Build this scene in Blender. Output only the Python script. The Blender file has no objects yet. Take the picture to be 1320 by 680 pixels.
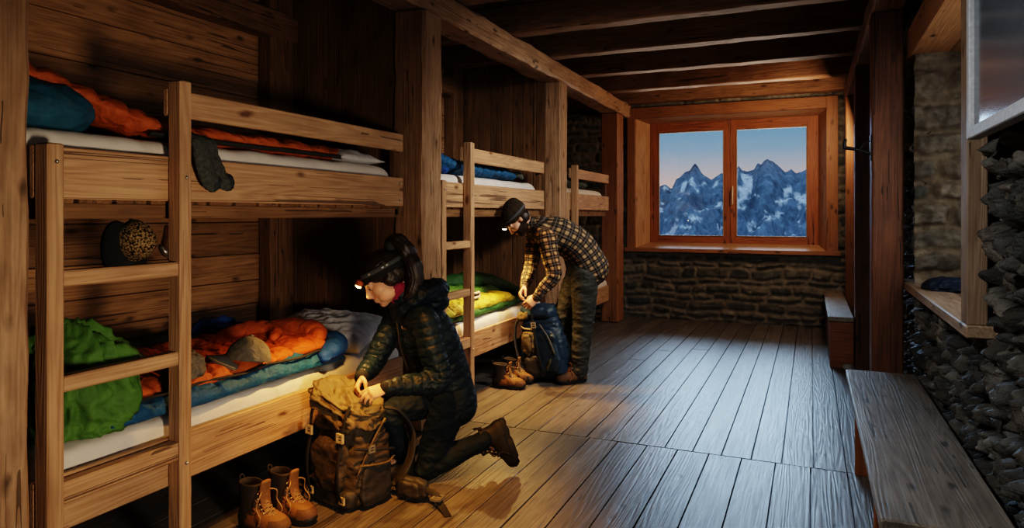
import bpy, bmesh, math, random
import numpy as np
from mathutils import Vector, Matrix, noise as mnoise

random.seed(7)
RNG = np.random.RandomState(11)
SC = bpy.context.scene
COL = SC.collection
PI = math.pi

# ------------------------------------------------------------------ camera geometry
F = 880.0
CX, HY = 660.0, 277.0
TH = math.atan2(385.0, F)
SN, CS = math.sin(TH), math.cos(TH)
CAMZ = 1.5
RV = Vector((CS, SN, 0)); FV = Vector((-SN, CS, 0)); UP = Vector((0, 0, 1))

def P(u, v, d):
    """world point seen at (u, v) of the photograph at depth d"""
    xc = (u - CX) / F
    q = FV * d + RV * (xc * d)
    return Vector((q.x, q.y, CAMZ - (v - HY) / F * d))

def G(u, v):
    return P(u, v, CAMZ * F / (v - HY))

cam = bpy.data.cameras.new('camera')
cam.sensor_width = 36.0
cam.lens = 36.0 * F / 1320.0
cam.shift_y = (HY - 340.0) / 1320.0
cam.clip_end = 20000
cam.clip_start = 0.05
co = bpy.data.objects.new('camera', cam)
COL.objects.link(co)
co.location = (0, 0, CAMZ)
co.rotation_euler = (PI / 2, 0, TH)
SC.camera = co

# ------------------------------------------------------------------ numpy noise
_perm = RNG.permutation(256)
_perm = np.concatenate([_perm, _perm, _perm])
_grad = RNG.normal(size=(256, 3)); _grad /= np.linalg.norm(_grad, axis=1)[:, None]

def nz(p, f=1.0, seed=0.0):
    p = np.asarray(p, float) * f + seed * 17.31
    i = np.floor(p).astype(int); fr = p - i
    w = fr * fr * fr * (fr * (fr * 6 - 15) + 10)
    out = 0
    for dx in (0, 1):
        for dy in (0, 1):
            for dz in (0, 1):
                h = _perm[(_perm[(_perm[(i[:, 0] + dx) & 255] + i[:, 1] + dy) & 255] + i[:, 2] + dz) & 255]
                g = _grad[h]
                d = fr - np.array([dx, dy, dz])
                wx = w[:, 0] if dx else 1 - w[:, 0]
                wy = w[:, 1] if dy else 1 - w[:, 1]
                wz = w[:, 2] if dz else 1 - w[:, 2]
                out = out + (g * d).sum(1) * wx * wy * wz
    return out * 1.5

def fbm(p, f=1.0, o=4, seed=0.0, gain=.5):
    s, a = 0, 1.0
    for k in range(o):
        s = s + a * nz(p, f * 2 ** k, seed + k * 3.7); a *= gain
    return s

def ridged(p, f=1.0, o=4, seed=0.0, gain=.5):
    s, a, t = 0, 1.0, 0
    for k in range(o):
        s = s + a * (1 - np.abs(nz(p, f * 2 ** k, seed + k * 3.7)) * 2); t += a; a *= gain
    return s / t

def sstep(a, b, x):
    t = np.clip((x - a) / (b - a), 0, 1)
    return t * t * (3 - 2 * t)

# ------------------------------------------------------------------ object helpers
def link(name, me, mat=None, parent=None):
    o = bpy.data.objects.new(name, me)
    COL.objects.link(o)
    if mat is not None and me is not None and not me.materials:
        me.materials.append(mat)
    if parent is not None:
        o.parent = parent
    return o

def empty(name, loc=(0, 0, 0), rz=0.0):
    o = bpy.data.objects.new(name, None)
    o.empty_display_size = .1
    COL.objects.link(o)
    o.location = loc
    o.rotation_euler = (0, 0, rz)
    return o

def tag(o, label, cat, group=None, kind=None):
    o['label'] = label
    o['category'] = cat
    if group: o['group'] = group
    if kind: o['kind'] = kind
    return o

def mesh_np(name, V, Fc, smooth=False):
    me = bpy.data.meshes.new(name)
    me.from_pydata([tuple(map(float, v)) for v in V], [], [tuple(int(i) for i in f) for f in Fc])
    if smooth:
        me.polygons.foreach_set('use_smooth', [True] * len(me.polygons))
    me.update()
    return me

def verts_np(me):
    a = np.empty(len(me.vertices) * 3)
    me.vertices.foreach_get('co', a)
    return a.reshape(-1, 3)

def set_verts(me, V):
    me.vertices.foreach_set('co', np.ascontiguousarray(V).ravel())
    me.update()

def normals_np(me):
    a = np.empty(len(me.vertices) * 3)
    me.vertex_normals.foreach_get('vector', a)
    return a.reshape(-1, 3)

def attr_vec(me, name, A):
    at = me.attributes.new(name, 'FLOAT_VECTOR', 'POINT')
    at.data.foreach_set('vector', np.ascontiguousarray(A, dtype=np.float32).ravel())

def attr_f(me, name, A):
    at = me.attributes.new(name, 'FLOAT', 'POINT')
    at.data.foreach_set('value', np.ascontiguousarray(A, dtype=np.float32).ravel())

def attr_col(me, name, A):
    at = me.color_attributes.new(name, 'FLOAT_COLOR', 'POINT')
    A4 = np.ones((len(A), 4), dtype=np.float32); A4[:, :3] = A
    at.data.foreach_set('color', A4.ravel())

class Boards:
    """chamfered boards with a grain coordinate per board, collected into ONE mesh"""
    def __init__(self):
        self.V, self.F, self.gc, self.tone = [], [], [], []
    def box(self, lo, hi, c=.004, grain=None, tone=None, M=None, seg=1, wob=0.0):
        lo = np.array(lo, float); hi = np.array(hi, float)
        lo, hi = np.minimum(lo, hi), np.maximum(lo, hi)
        sz = hi - lo
        g = int(np.argmax(sz)) if grain is None else grain
        c = min(c, sz.min() * .45)
        a, b = [(1, 2), (2, 0), (0, 1)][g]
        # loft along g of a chamfered rectangle
        prof = []
        for (sa, sb) in ((1, 1), (-1, 1), (-1, -1), (1, -1)):
            pa = hi[a] if sa > 0 else lo[a]; pb = hi[b] if sb > 0 else lo[b]
            if (sa > 0) == (sb > 0):
                prof += [(pa, pb - sb * c), (pa - sa * c, pb)]
            else:
                prof += [(pa - sa * c, pb), (pa, pb - sb * c)]
        prof = np.array(prof)
        ca, cb = (lo[a] + hi[a]) / 2, (lo[b] + hi[b]) / 2
        ts = [lo[g]] + list(np.linspace(lo[g] + c, hi[g] - c, seg + 1)) + [hi[g]]
        rings = []
        so = RNG.uniform(0, 50)
        for k, t in enumerate(ts):
            pr = prof.copy()
            if k == 0 or k == len(ts) - 1:
                fa = (sz[a] - 2 * c) / sz[a]; fb = (sz[b] - 2 * c) / sz[b]
                pr[:, 0] = ca + (pr[:, 0] - ca) * fa; pr[:, 1] = cb + (pr[:, 1] - cb) * fb
            if wob:
                q = np.column_stack([np.full(8, t * 3.0), (pr[:, 0]) * 6, (pr[:, 1]) * 6])
                n1 = nz(q, 1, so) + .6 * nz(q, 3.1, so + 2); n2 = nz(q, 1, so + 9) + .6 * nz(q, 3.1, so + 5)
                pr[:, 0] += wob * n1; pr[:, 1] += wob * n2
            v = np.zeros((8, 3)); v[:, g] = t; v[:, a] = pr[:, 0]; v[:, b] = pr[:, 1]
            rings.append(v)
        base = sum(len(x) for x in self.V)
        vv = np.concatenate(rings)
        fs = [tuple(base + i for i in range(7, -1, -1))]
        n = len(rings)
        for r in range(n - 1):
            for i in range(8):
                j = (i + 1) % 8
                fs.append((base + r * 8 + i, base + r * 8 + j, base + (r + 1) * 8 + j, base + (r + 1) * 8 + i))
        fs.append(tuple(base + (n - 1) * 8 + i for i in range(8)))
        gcv = np.column_stack([vv[:, g] - lo[g], vv[:, a] - ca, vv[:, b] - cb]) + RNG.uniform(-40, 40, 3)
        if M is not None:
            vv = np.array([tuple(M @ Vector(x)) for x in vv])
        self.V.append(vv); self.F += fs; self.gc.append(gcv)
        self.tone.append(np.full(len(vv), RNG.uniform(.75, 1.15) if tone is None else tone))
        return self
    def build(self, name, mat, parent=None):
        me = mesh_np(name, np.concatenate(self.V), self.F)
        attr_vec(me, 'gc', np.concatenate(self.gc)); attr_f(me, 'tone', np.concatenate(self.tone))
        return link(name, me, mat, parent)

def board(name, lo, hi, mat, parent=None, **k):
    return Boards().box(lo, hi, **k).build(name, mat, parent)

# --- smooth shape primitives collected for one mesh
class Blob:
    def __init__(self): self.V, self.F, self.n = [], [], 0
    def add(self, V, Fc):
        V = np.asarray(V, float)
        self.V.append(V); self.F += [tuple(i + self.n for i in f) for f in Fc]; self.n += len(V)
        return self
    def ell(self, c, r, R=None, seg=20):
        c = np.array(c, float); r = np.array(r if hasattr(r, '__len__') else (r, r, r), float)
        rows = seg // 2
        V = [(0, 0, 1)]
        for i in range(1, rows):
            t = PI * i / rows
            for j in range(seg):
                a = 2 * PI * j / seg
                V.append((math.sin(t) * math.cos(a), math.sin(t) * math.sin(a), math.cos(t)))
        V.append((0, 0, -1))
        Fc = []
        for j in range(seg):
            Fc.append((0, 1 + j, 1 + (j + 1) % seg))
            b = 1 + (rows - 2) * seg
            Fc.append((len(V) - 1, b + (j + 1) % seg, b + j))
        for i in range(rows - 2):
            for j in range(seg):
                a0 = 1 + i * seg
                Fc.append((a0 + j, a0 + seg + j, a0 + seg + (j + 1) % seg, a0 + (j + 1) % seg))
        V = np.array(V) * r
        if R is not None: V = V @ np.array(R).T
        return self.add(V + c, Fc)
    def tube(self, pts, rad, seg=16, sub=1, lat=None, flat=None, cap=True):
        """tapered tube with rounded ends. lat: side vector; flat: thickness ratio (scalar or list) across it"""
        V, Fc = tube_np(pts, rad, seg, sub, lat, flat, cap)
        return self.add(V, Fc)
    def raw(self, name, smooth=True):
        return mesh_np(name, np.concatenate(self.V), self.F, smooth)
    def remesh(self, name, voxel=.006, smooth=4, fac=.5):
        me = self.raw(name + '_raw')
        o = bpy.data.objects.new('tmp_blob', me); COL.objects.link(o)
        m = o.modifiers.new('r', 'REMESH'); m.mode = 'VOXEL'; m.voxel_size = voxel; m.use_smooth_shade = True
        if smooth:
            s = o.modifiers.new('s', 'SMOOTH'); s.iterations = smooth; s.factor = fac
        dg = bpy.context.evaluated_depsgraph_get()
        out = bpy.data.meshes.new_from_object(o.evaluated_get(dg))
        out.name = name
        bpy.data.objects.remove(o); bpy.data.meshes.remove(me)
        out.polygons.foreach_set('use_smooth', [True] * len(out.polygons)); out.update()
        return out

def spline(pts, n):
    """Catmull-Rom through rows of pts (any dimension), n steps per span"""
    p = np.asarray(pts, float)
    if len(p) < 3 or n <= 1:
        if n <= 1: return p
    e = np.vstack([2 * p[0] - p[1], p, 2 * p[-1] - p[-2]])
    out = []
    for i in range(len(p) - 1):
        a, b, c, d = e[i:i + 4]
        for k in range(n):
            t = k / n
            out.append(.5 * ((2 * b) + (-a + c) * t + (2 * a - 5 * b + 4 * c - d) * t * t + (-a + 3 * b - 3 * c + d) * t ** 3))
    out.append(p[-1])
    return np.array(out)

def tube_np(pts, rad, seg=16, sub=1, lat=None, flat=None, cap=True):
    pts = np.array([tuple(p) for p in pts], float)
    rad = np.array(rad if hasattr(rad, '__len__') else [rad] * len(pts), float)
    fl = np.array(flat if hasattr(flat, '__len__') else [1.0 if flat is None else flat] * len(pts), float)
    if sub > 1:
        al = spline(np.column_stack([pts, rad, fl]), sub)
        pts, rad, fl = al[:, :3], np.maximum(al[:, 3], 1e-4), al[:, 4]
    n = len(pts)
    T = np.gradient(pts, axis=0)
    T /= np.linalg.norm(T, axis=1)[:, None] + 1e-12
    if lat is None:
        s = np.cross(T[0], (0, 0, 1.0))
        if np.linalg.norm(s) < .2: s = np.cross(T[0], (1.0, 0, 0))
        S = []
        for i in range(n):
            s = s - T[i] * np.dot(s, T[i]); s /= np.linalg.norm(s) + 1e-12; S.append(s)
        S = np.array(S)
    else:
        L = np.array([tuple(lat)] * n, float) if not hasattr(lat[0], '__len__') else np.array([tuple(x) for x in lat], float)
        if len(L) != n:
            L = np.array([[np.interp(i / (n - 1), np.linspace(0, 1, len(L)), L[:, k]) for k in range(3)] for i in range(n)])
        S = L - T * (L * T).sum(1)[:, None]; S /= np.linalg.norm(S, axis=1)[:, None] + 1e-12
    B = np.cross(T, S)
    rings = []
    def ring(c, s, b, r, f):
        a = np.arange(seg) * 2 * PI / seg
        return c + np.outer(np.cos(a) * r, s) + np.outer(np.sin(a) * r * f, b)
    if cap:
        for k in (0.97, .75, .4):
            h = math.sqrt(1 - k * k)
            rings.append(ring(pts[0] - T[0] * rad[0] * min(fl[0], 1) * k, S[0], B[0], rad[0] * h, fl[0]))
    for i in range(n): rings.append(ring(pts[i], S[i], B[i], rad[i], fl[i]))
    if cap:
        for k in (.4, .75, .97):
            h = math.sqrt(1 - k * k)
            rings.append(ring(pts[-1] + T[-1] * rad[-1] * min(fl[-1], 1) * k, S[-1], B[-1], rad[-1] * h, fl[-1]))
    V = np.concatenate(rings); m = len(rings); Fc = []
    for r in range(m - 1):
        for i in range(seg):
            j = (i + 1) % seg
            Fc.append((r * seg + i, r * seg + j, (r + 1) * seg + j, (r + 1) * seg + i))
    Fc.append(tuple(range(seg - 1, -1, -1))); Fc.append(tuple((m - 1) * seg + i for i in range(seg)))
    return V, Fc

def tube(name, pts, rad, mat, parent=None, **k):
    V, Fc = tube_np(pts, rad, **k)
    return link(name, mesh_np(name, V, Fc, True), mat, parent)

def ribbon_np(pts, w, th, side, sub=6):
    """flat strap: pts path, width w along side vector(s), thickness th"""
    pts = np.array([tuple(p) for p in pts], float)
    p = spline(pts, sub) if sub > 1 else pts
    n = len(p)
    T = np.gradient(p, axis=0); T /= np.linalg.norm(T, axis=1)[:, None] + 1e-12
    L = np.array([tuple(side)] * n, float) if not hasattr(side[0], '__len__') else \
        np.array([[np.interp(i / (n - 1), np.linspace(0, 1, len(side)), np.array([tuple(x) for x in side])[:, k]) for k in range(3)] for i in range(n)])
    S = L - T * (L * T).sum(1)[:, None]; S /= np.linalg.norm(S, axis=1)[:, None] + 1e-12
    N = np.cross(T, S)
    V = []
    for i in range(n):
        for (a, b) in ((1, .3), (.85, 1), (-.85, 1), (-1, .3), (-1, -.3), (-.85, -1), (.85, -1), (1, -.3)):
            V.append(p[i] + S[i] * w / 2 * a + N[i] * th / 2 * b)
    Fc = []
    for r in range(n - 1):
        for i in range(8):
            j = (i + 1) % 8
            Fc.append((r * 8 + i, r * 8 + j, (r + 1) * 8 + j, (r + 1) * 8 + i))
    Fc.append(tuple(range(7, -1, -1))); Fc.append(tuple((n - 1) * 8 + i for i in range(8)))
    return np.array(V), Fc

def ribbon(name, pts, w, th, side, mat, parent=None, sub=6):
    V, Fc = ribbon_np(pts, w, th, side, sub)
    return link(name, mesh_np(name, V, Fc, True), mat, parent)

def grid_faces(nu, nv, closed=False):
    Fc = []
    for i in range(nu - 1):
        for j in range(nv - 1 if not closed else nv):
            k = (j + 1) % nv
            Fc.append((i * nv + j, i * nv + k, (i + 1) * nv + k, (i + 1) * nv + j))
    return Fc

def mat_world(M, V):
    A = np.array(M)
    return np.asarray(V) @ A[:3, :3].T + A[:3, 3]

# ------------------------------------------------------------------ materials
class NT:
    def __init__(self, name):
        self.m = bpy.data.materials.new(name); self.m.use_nodes = True
        self.t = self.m.node_tree; self.t.nodes.clear()
        self.out = self.n('ShaderNodeOutputMaterial')
    def n(self, ty, **k):
        nd = self.t.nodes.new(ty)
        for a, b in k.items():
            if a in ('inp',):
                for x, y in b.items(): self.set(nd, x, y)
            else: setattr(nd, a, b)
        return nd
    def set(self, nd, x, y):
        s = nd.inputs[x]
        if isinstance(y, bpy.types.NodeSocket): self.t.links.new(y, s)
        else: s.default_value = y
    def math(self, op, a, b=None, c=None):
        nd = self.n('ShaderNodeMath', operation=op)
        self.set(nd, 0, a)
        if b is not None: self.set(nd, 1, b)
        if c is not None: self.set(nd, 2, c)
        return nd.outputs[0]
    def vmul(self, v, s):
        nd = self.n('ShaderNodeVectorMath', operation='MULTIPLY'); self.set(nd, 0, v); self.set(nd, 1, s); return nd.outputs[0]
    def vadd(self, v, s):
        nd = self.n('ShaderNodeVectorMath', operation='ADD'); self.set(nd, 0, v); self.set(nd, 1, s); return nd.outputs[0]
    def noise(self, v, scale=1.0, detail=4.0, rough=.55, dist=0.0):
        nd = self.n('ShaderNodeTexNoise', inp={'Scale': scale, 'Detail': detail, 'Roughness': rough, 'Distortion': dist})
        if v is not None: self.set(nd, 'Vector', v)
        return nd.outputs[0]
    def ramp(self, f, stops):
        nd = self.n('ShaderNodeValToRGB'); self.set(nd, 0, f)
        e = nd.color_ramp.elements
        while len(e) < len(stops): e.new(.5)
        for k, (p, c) in enumerate(stops):
            e[k].position = p; e[k].color = (*c, 1) if len(c) == 3 else c
        return nd.outputs[0]
    def mix(self, f, a, b, mode='MIX'):
        nd = self.n('ShaderNodeMix', data_type='RGBA', blend_type=mode)
        def s(i, y):
            if isinstance(y, bpy.types.NodeSocket): self.t.links.new(y, nd.inputs[i])
            elif i == 0: nd.inputs[0].default_value = y
            else: nd.inputs[i].default_value = (*y, 1) if len(y) == 3 else y
        s(0, f); s(6, a); s(7, b)
        return nd.outputs[2]
    def bump(self, h, strength=.3, dist=.01):
        nd = self.n('ShaderNodeBump', inp={'Strength': strength, 'Distance': dist}); self.set(nd, 'Height', h); return nd.outputs[0]
    def bsdf(self, col, rough=.6, normal=None, spec=.4, **k):
        nd = self.n('ShaderNodeBsdfPrincipled')
        for x, y in (('Base Color', col), ('Roughness', rough), ('Specular IOR Level', spec)):
            if x == 'Base Color' and not isinstance(y, bpy.types.NodeSocket): y = (*y, 1)
            self.set(nd, x, y)
        if normal is not None: self.set(nd, 'Normal', normal)
        for x, y in k.items(): self.set(nd, x.replace('_', ' '), y)
        self.t.links.new(nd.outputs[0], self.out.inputs[0])
        return self.m
    def attr(self, name):
        return self.n('ShaderNodeAttribute', attribute_name=name)

def wood(name, light, dark, rough=.55, spec=.35, knot=(.05, .025, .012), dirt=.35, bump=.35, ringf=38.0, grey=0.0, crack=.8):
    t = NT(name)
    gc = t.attr('gc').outputs['Vector']; tone = t.attr('tone').outputs['Fac']
    warp = t.noise(t.vmul(gc, (.38, 7.5, 7.5)), 1.0, 2.0, .45)
    ring = t.math('SINE', t.math('MULTIPLY', warp, ringf * 3))
    ring = t.math('MULTIPLY_ADD', ring, .5, .5)
    fib = t.noise(t.vmul(gc, (2.5, 90, 90)), 1.0, 4.0, .6)
    big = t.noise(t.vmul(gc, (1.3, 3, 3)), 1.0, 3.0, .6)
    g = t.math('ADD', t.math('MULTIPLY', ring, .20), t.math('MULTIPLY', fib, .80))
    g = t.math('ADD', g, t.math('MULTIPLY', big, .45))
    col = t.ramp(g, [(.45, dark), (.70, tuple((a + b) / 2 for a, b in zip(light, dark))), (.95, light)])
    # knots
    vo = t.n('ShaderNodeTexVoronoi', inp={'Scale': 1.0, 'Randomness': 1.0})
    kw = t.noise(t.vmul(gc, (14, 30, 30)), 1.0, 2.0)
    t.set(vo, 'Vector', t.vadd(t.vmul(gc, (3.6, 8.5, 8.5)), t.vmul(t.n('ShaderNodeCombineXYZ', inp={0: kw, 1: kw, 2: kw}).outputs[0], (.18, .18, .18))))
    k = t.ramp(vo.outputs['Distance'], [(.07, (1, 1, 1)), (.13, (.45, .45, .45)), (.20, (0, 0, 0))])
    col = t.mix(t.math('MULTIPLY', k, .9), col, knot)
    # drying cracks along the grain
    cn = t.noise(t.vmul(gc, (.28, 24, 24)), 1.0, 1.0, .4, .0)
    cm = t.math('MULTIPLY', t.math('LESS_THAN', t.math('ABSOLUTE', t.math('SUBTRACT', cn, .5)), .012), t.math('GREATER_THAN', t.noise(t.vmul(gc, (1.5, 4, 4)), 1.0, 2.0), .53))
    col = t.mix(t.math('MULTIPLY', cm, crack), col, tuple(x * .2 for x in dark))
    # dirt
    dn = t.noise(t.vmul(gc, (3, 9, 9)), 1.0, 6.0, .65)
    dm = t.ramp(dn, [(.44, (0, 0, 0)), (.7, (1, 1, 1))])
    col = t.mix(t.math('MULTIPLY', dm, dirt), col, tuple(x * .35 for x in dark))
    if grey:
        col = t.mix(grey, col, (.2, .19, .18))
    tc = t.n('ShaderNodeCombineXYZ', inp={0: tone, 1: tone, 2: tone}).outputs[0]
    col = t.mix(1.0, col, tc, 'MULTIPLY')
    h = t.math('SUBTRACT', t.math('ADD', t.math('MULTIPLY', fib, .7), t.math('MULTIPLY', ring, .25)), t.math('ADD', t.math('MULTIPLY', k, .5), t.math('MULTIPLY', cm, .8)))
    r = t.math('MULTIPLY_ADD', fib, .25, rough - .1)
    return t.bsdf(col, r, t.bump(h, bump, .006), spec)

def cloth(name, col, rough=.75, weave=900, wr=.5, wrs=9.0, spec=.25, var=.25, sheen=0.0, bd=.016, crk=1.15, cra=.55):
    t = NT(name)
    tc = t.n('ShaderNodeTexCoord').outputs['Object']
    a = t.noise(tc, wrs, 5.0, .6, .6)
    b = t.noise(tc, weave, 1.0)
    lo = tuple(x * (1 - var) for x in col); hi = tuple(min(1, x * (1 + var)) for x in col)
    c = t.ramp(a, [(.3, lo), (.7, hi)])
    cr = t.n('ShaderNodeTexNoise', noise_type='RIDGED_MULTIFRACTAL', inp={'Scale': wrs * crk, 'Detail': 4.0, 'Roughness': .5, 'Lacunarity': 2.1, 'Distortion': .5}); t.set(cr, 'Vector', t.vmul(tc, (1, .62, 1.25)))
    h = t.math('ADD', t.math('MULTIPLY', a, .5), t.math('MULTIPLY', cr.outputs[0], cra))
    h = t.math('ADD', h, t.math('MULTIPLY', b, .04))
    return t.bsdf(c, rough, t.bump(h, wr, bd), spec, Sheen_Weight=sheen)

def plain(name, col, rough=.5, metal=0.0, spec=.5, bump=0, bs=60):
    t = NT(name)
    tc = t.n('ShaderNodeTexCoord').outputs['Object']
    a = t.noise(tc, bs, 4.0)
    c = t.ramp(a, [(.3, tuple(x * .8 for x in col)), (.7, tuple(min(1, x * 1.15) for x in col))])
    return t.bsdf(c, rough, t.bump(a, bump, .004) if bump else None, spec, Metallic=metal)

def stone_mat(name, rough=.85, bs=.5):
    t = NT(name)
    c = t.attr('col').outputs['Color']
    tc = t.n('ShaderNodeTexCoord').outputs['Object']
    n1 = t.noise(tc, 14, 6.0, .65); n2 = t.noise(tc, 60, 4.0, .6)
    f = t.ramp(n1, [(.3, (.55, .55, .55)), (.7, (1.3, 1.3, 1.3))])
    c = t.mix(1.0, c, f, 'MULTIPLY')
    h = t.math('ADD', n1, t.math('MULTIPLY', n2, .4))
    return t.bsdf(c, rough, t.bump(h, bs, .03), .3)

M = {}
M['wood_rail'] = wood('pale_pine', (.53, .325, .18), (.31, .165, .082), .5, .35, knot=(.10, .04, .015), dirt=.25)
M['wood_wall'] = wood('old_pine_boards', (.42, .23, .105), (.21, .105, .046), .62, .25, dirt=.4)
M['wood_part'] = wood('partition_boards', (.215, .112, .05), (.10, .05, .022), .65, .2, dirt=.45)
M['wood_beam'] = wood('hewn_timber', (.47, .295, .175), (.245, .135, .07), .62, .3, dirt=.45, bump=.7)
M['wood_dark'] = wood('dark_joist_timber', (.30, .165, .085), (.13, .066, .034), .65, .25, dirt=.5, bump=.6)
M['wood_red'] = wood('reddish_larch', (.36, .13, .045), (.19, .06, .02), .5, .4, dirt=.2)
M['wood_trim'] = wood('larch_casing', (.31, .145, .065), (.195, .085, .034), .5, .35, dirt=.2)
M['wood_post_r'] = wood('brown_post', (.20, .082, .036), (.09, .036, .017), .5, .35, dirt=.35)
M['wood_floor'] = wood('worn_floor_boards', (.165, .142, .122), (.055, .045, .038), .38, .65, knot=(.03, .022, .018), dirt=.6, bump=.4, grey=.18)
M['wood_bench'] = wood('worn_bench_board', (.31, .255, .205), (.14, .108, .08), .45, .5, knot=(.03, .022, .018), dirt=.5, bump=.35, grey=.15)
M['wood_sill'] = wood('weathered_sill', (.45, .33, .23), (.25, .165, .105), .5, .4, dirt=.4)
M['wood_lintel'] = wood('lintel_boards', (.47, .25, .11), (.26, .125, .052), .6, .3, dirt=.2, crack=0.0)
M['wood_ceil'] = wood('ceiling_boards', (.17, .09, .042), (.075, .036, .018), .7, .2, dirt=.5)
M['stone'] = stone_mat('rubble_stone')
M['stone_dark'] = stone_mat('dark_rough_stone', .55, .9)
M['black'] = plain('shadow_gap', (.01, .008, .006), .9)
M['bolt'] = plain('steel_bolt', (.5, .47, .43), .35, .9)
M['iron'] = plain('black_iron', (.025, .025, .027), .4, .7)
M['alu'] = plain('grey_metal_frame', (.33, .35, .37), .45, .3)
M['sheet'] = cloth('white_sheet', (.62, .58, .54), .85, 700, .45, 7.0, .15, .08)
M['pillow'] = cloth('pale_pillowcase', (.52, .515, .53), .85, 700, .6, 9.0, .15, .1)
M['orange'] = cloth('orange_nylon', (.42, .095, .018), .52, 900, .95, 16.0, .28, .18, bd=.028, cra=.6)
M['blue'] = cloth('blue_nylon', (.012, .080, .175), .52, 900, .95, 16.0, .28, .3, bd=.028, cra=.6)
M['royal'] = cloth('royal_blue_nylon', (.010, .055, .22), .52, 900, .95, 14.0, .28, .3, bd=.028, cra=.6)
M['teal'] = cloth('teal_nylon', (.012, .085, .14), .52, 900, .95, 10.0, .28, .3, bd=.028, cra=.6)
M['green'] = cloth('green_nylon', (.078, .185, .032), .52, 900, .95, 11.0, .28, .3, bd=.028, cra=.6)
M['dgreen'] = cloth('dark_green_nylon', (.026, .090, .022), .52, 900, .95, 11.0, .28, .3, bd=.028, cra=.6)
M['lime'] = cloth('yellow_green_nylon', (.36, .32, .04), .52, 900, .95, 14.0, .28, .2, bd=.028, cra=.6)
M['dark'] = cloth('charcoal_cloth', (.018, .024, .028), .7, 900, .5, 12.0, .3, .3)
M['navy'] = cloth('navy_cloth', (.012, .022, .045), .6, 900, .5, 12.0, .35, .3)
M['greywool'] = cloth('grey_wool', (.12, .105, .085), .95, 260, .7, 40.0, .1, .35)
M['sock'] = cloth('dark_grey_wool', (.06, .065, .06), .95, 260, .7, 60.0, .1, .4)
M['greyquilt'] = cloth('grey_green_nylon', (.07, .085, .075), .5, 900, .5, 14.0, .35, .3)
M['olive'] = cloth('olive_cloth', (.10, .09, .03), .7, 900, .5, 12.0, .3, .3)
M['packtan'] = cloth('khaki_pack_cloth', (.105, .074, .034), .6, 700, .9, 12.0, .35, .25, bd=.025, cra=.6)
M['packbrown'] = cloth('brown_pack_cloth', (.05, .037, .021), .6, 700, .9, 12.0, .35, .25, bd=.025, cra=.6)
M['packdark'] = cloth('dark_pack_cloth', (.026, .024, .021), .6, 700, .6, 12.0, .4, .25)
M['packnavy'] = cloth('navy_pack_cloth', (.013, .032, .058), .5, 700, .7, 10.0, .4, .3)
M['webbing'] = plain('black_webbing', (.022, .021, .02), .7, 0, .3, .3, 300)
M['buckle'] = plain('grey_buckle', (.16, .15, .13), .4, 0, .5)
M['tanbuckle'] = plain('pale_buckle', (.38, .30, .18), .4, 0, .5)
M['leather'] = plain('tan_nubuck', (.17, .082, .028), .7, 0, .3, .5, 120)
M['leather_d'] = plain('brown_nubuck', (.10, .052, .024), .7, 0, .3, .5, 120)
M['bootdark'] = plain('dark_boot_fabric', (.028, .022, .017), .75, 0, .3, .4, 150)
M['rubber'] = plain('black_rubber', (.009, .009, .0095), .6, 0, .4, .3, 90)
M['lace'] = plain('tan_lace', (.27, .16, .07), .7, 0, .3)
M['lace_d'] = plain('brown_lace', (.16, .07, .035), .7, 0, .3)
M['brass'] = plain('dull_eyelet', (.45, .38, .28), .4, .8)
M['jacket'] = cloth('black_puffer_nylon', (.0045, .012, .022), .5, 900, .20, 24.0, .22, .3, cra=.15)
M['trouser'] = cloth('dark_trekking_cloth', (.0035, .0095, .018), .75, 700, .25, 9.0, .25, .3)
M['pants'] = cloth('grey_trekking_cloth', (.035, .036, .032), .7, 700, .7, 10.0, .3, .3, bd=.02)
M['magenta'] = cloth('berry_fleece', (.20, .018, .05), .85, 500, .4, 30.0, .2, .2)
M['band'] = plain('grey_strap', (.055, .058, .062), .75, 0, .3, .2, 300)
M['headband'] = cloth('black_headband', (.012, .013, .014), .8, 600, .3, 30.0, .2, .2)
M['strapdetail'] = plain('pale_strap_mark', (.42, .42, .43), .6)
M['logo'] = plain('cream_print', (.60, .42, .22), .6)
M['white_eye'] = plain('eye_white', (.6, .55, .5), .25)
M['iris'] = plain('dark_iris', (.03, .016, .01), .2)
M['brow'] = plain('eyebrow_hair', (.018, .011, .007), .8)
M['glassframe'] = plain('pale_frame', (.42, .45, .48), .5)
M['handle'] = plain('pale_window_handle', (.62, .52, .40), .35, .2)
M['capgrey'] = cloth('grey_cap_cloth', (.135, .12, .095), .9, 300, .6, 30.0, .1, .3)
M['capbrim'] = cloth('grey_brim_cloth', (.15, .145, .13), .85, 400, .3, 20.0, .15, .15)
M['hatbrim'] = plain('dark_brim', (.012, .014, .013), .8)
M['strap_leather'] = plain('brown_strap', (.14, .06, .03), .45)
M['pebble'] = plain('pale_stone', (.35, .35, .34), .8, 0, .3, .4, 40)

def skin(name, col, beard=False):
    t = NT(name)
    tc = t.n('ShaderNodeTexCoord').outputs['Object']
    a = t.noise(tc, 40, 4.0)
    c = t.ramp(a, [(.3, tuple(x * .88 for x in col)), (.7, tuple(min(1, x * 1.08) for x in col))])
    if beard:
        at = t.attr('beard').outputs['Fac']
        c = t.mix(at, c, (.035, .02, .012))
    return t.bsdf(c, .5, t.bump(t.noise(tc, 300, 2.0), .08, .002), .4, Subsurface_Weight=.08, Subsurface_Scale=.01)
M['skin_w'] = skin('fair_skin', (.58, .32, .21))
M['skin_m'] = skin('tanned_skin', (.50, .26, .16))
M['beard'] = cloth('short_dark_beard', (.026, .016, .010), .9, 500, .9, 60.0, .08, .4)

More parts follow.
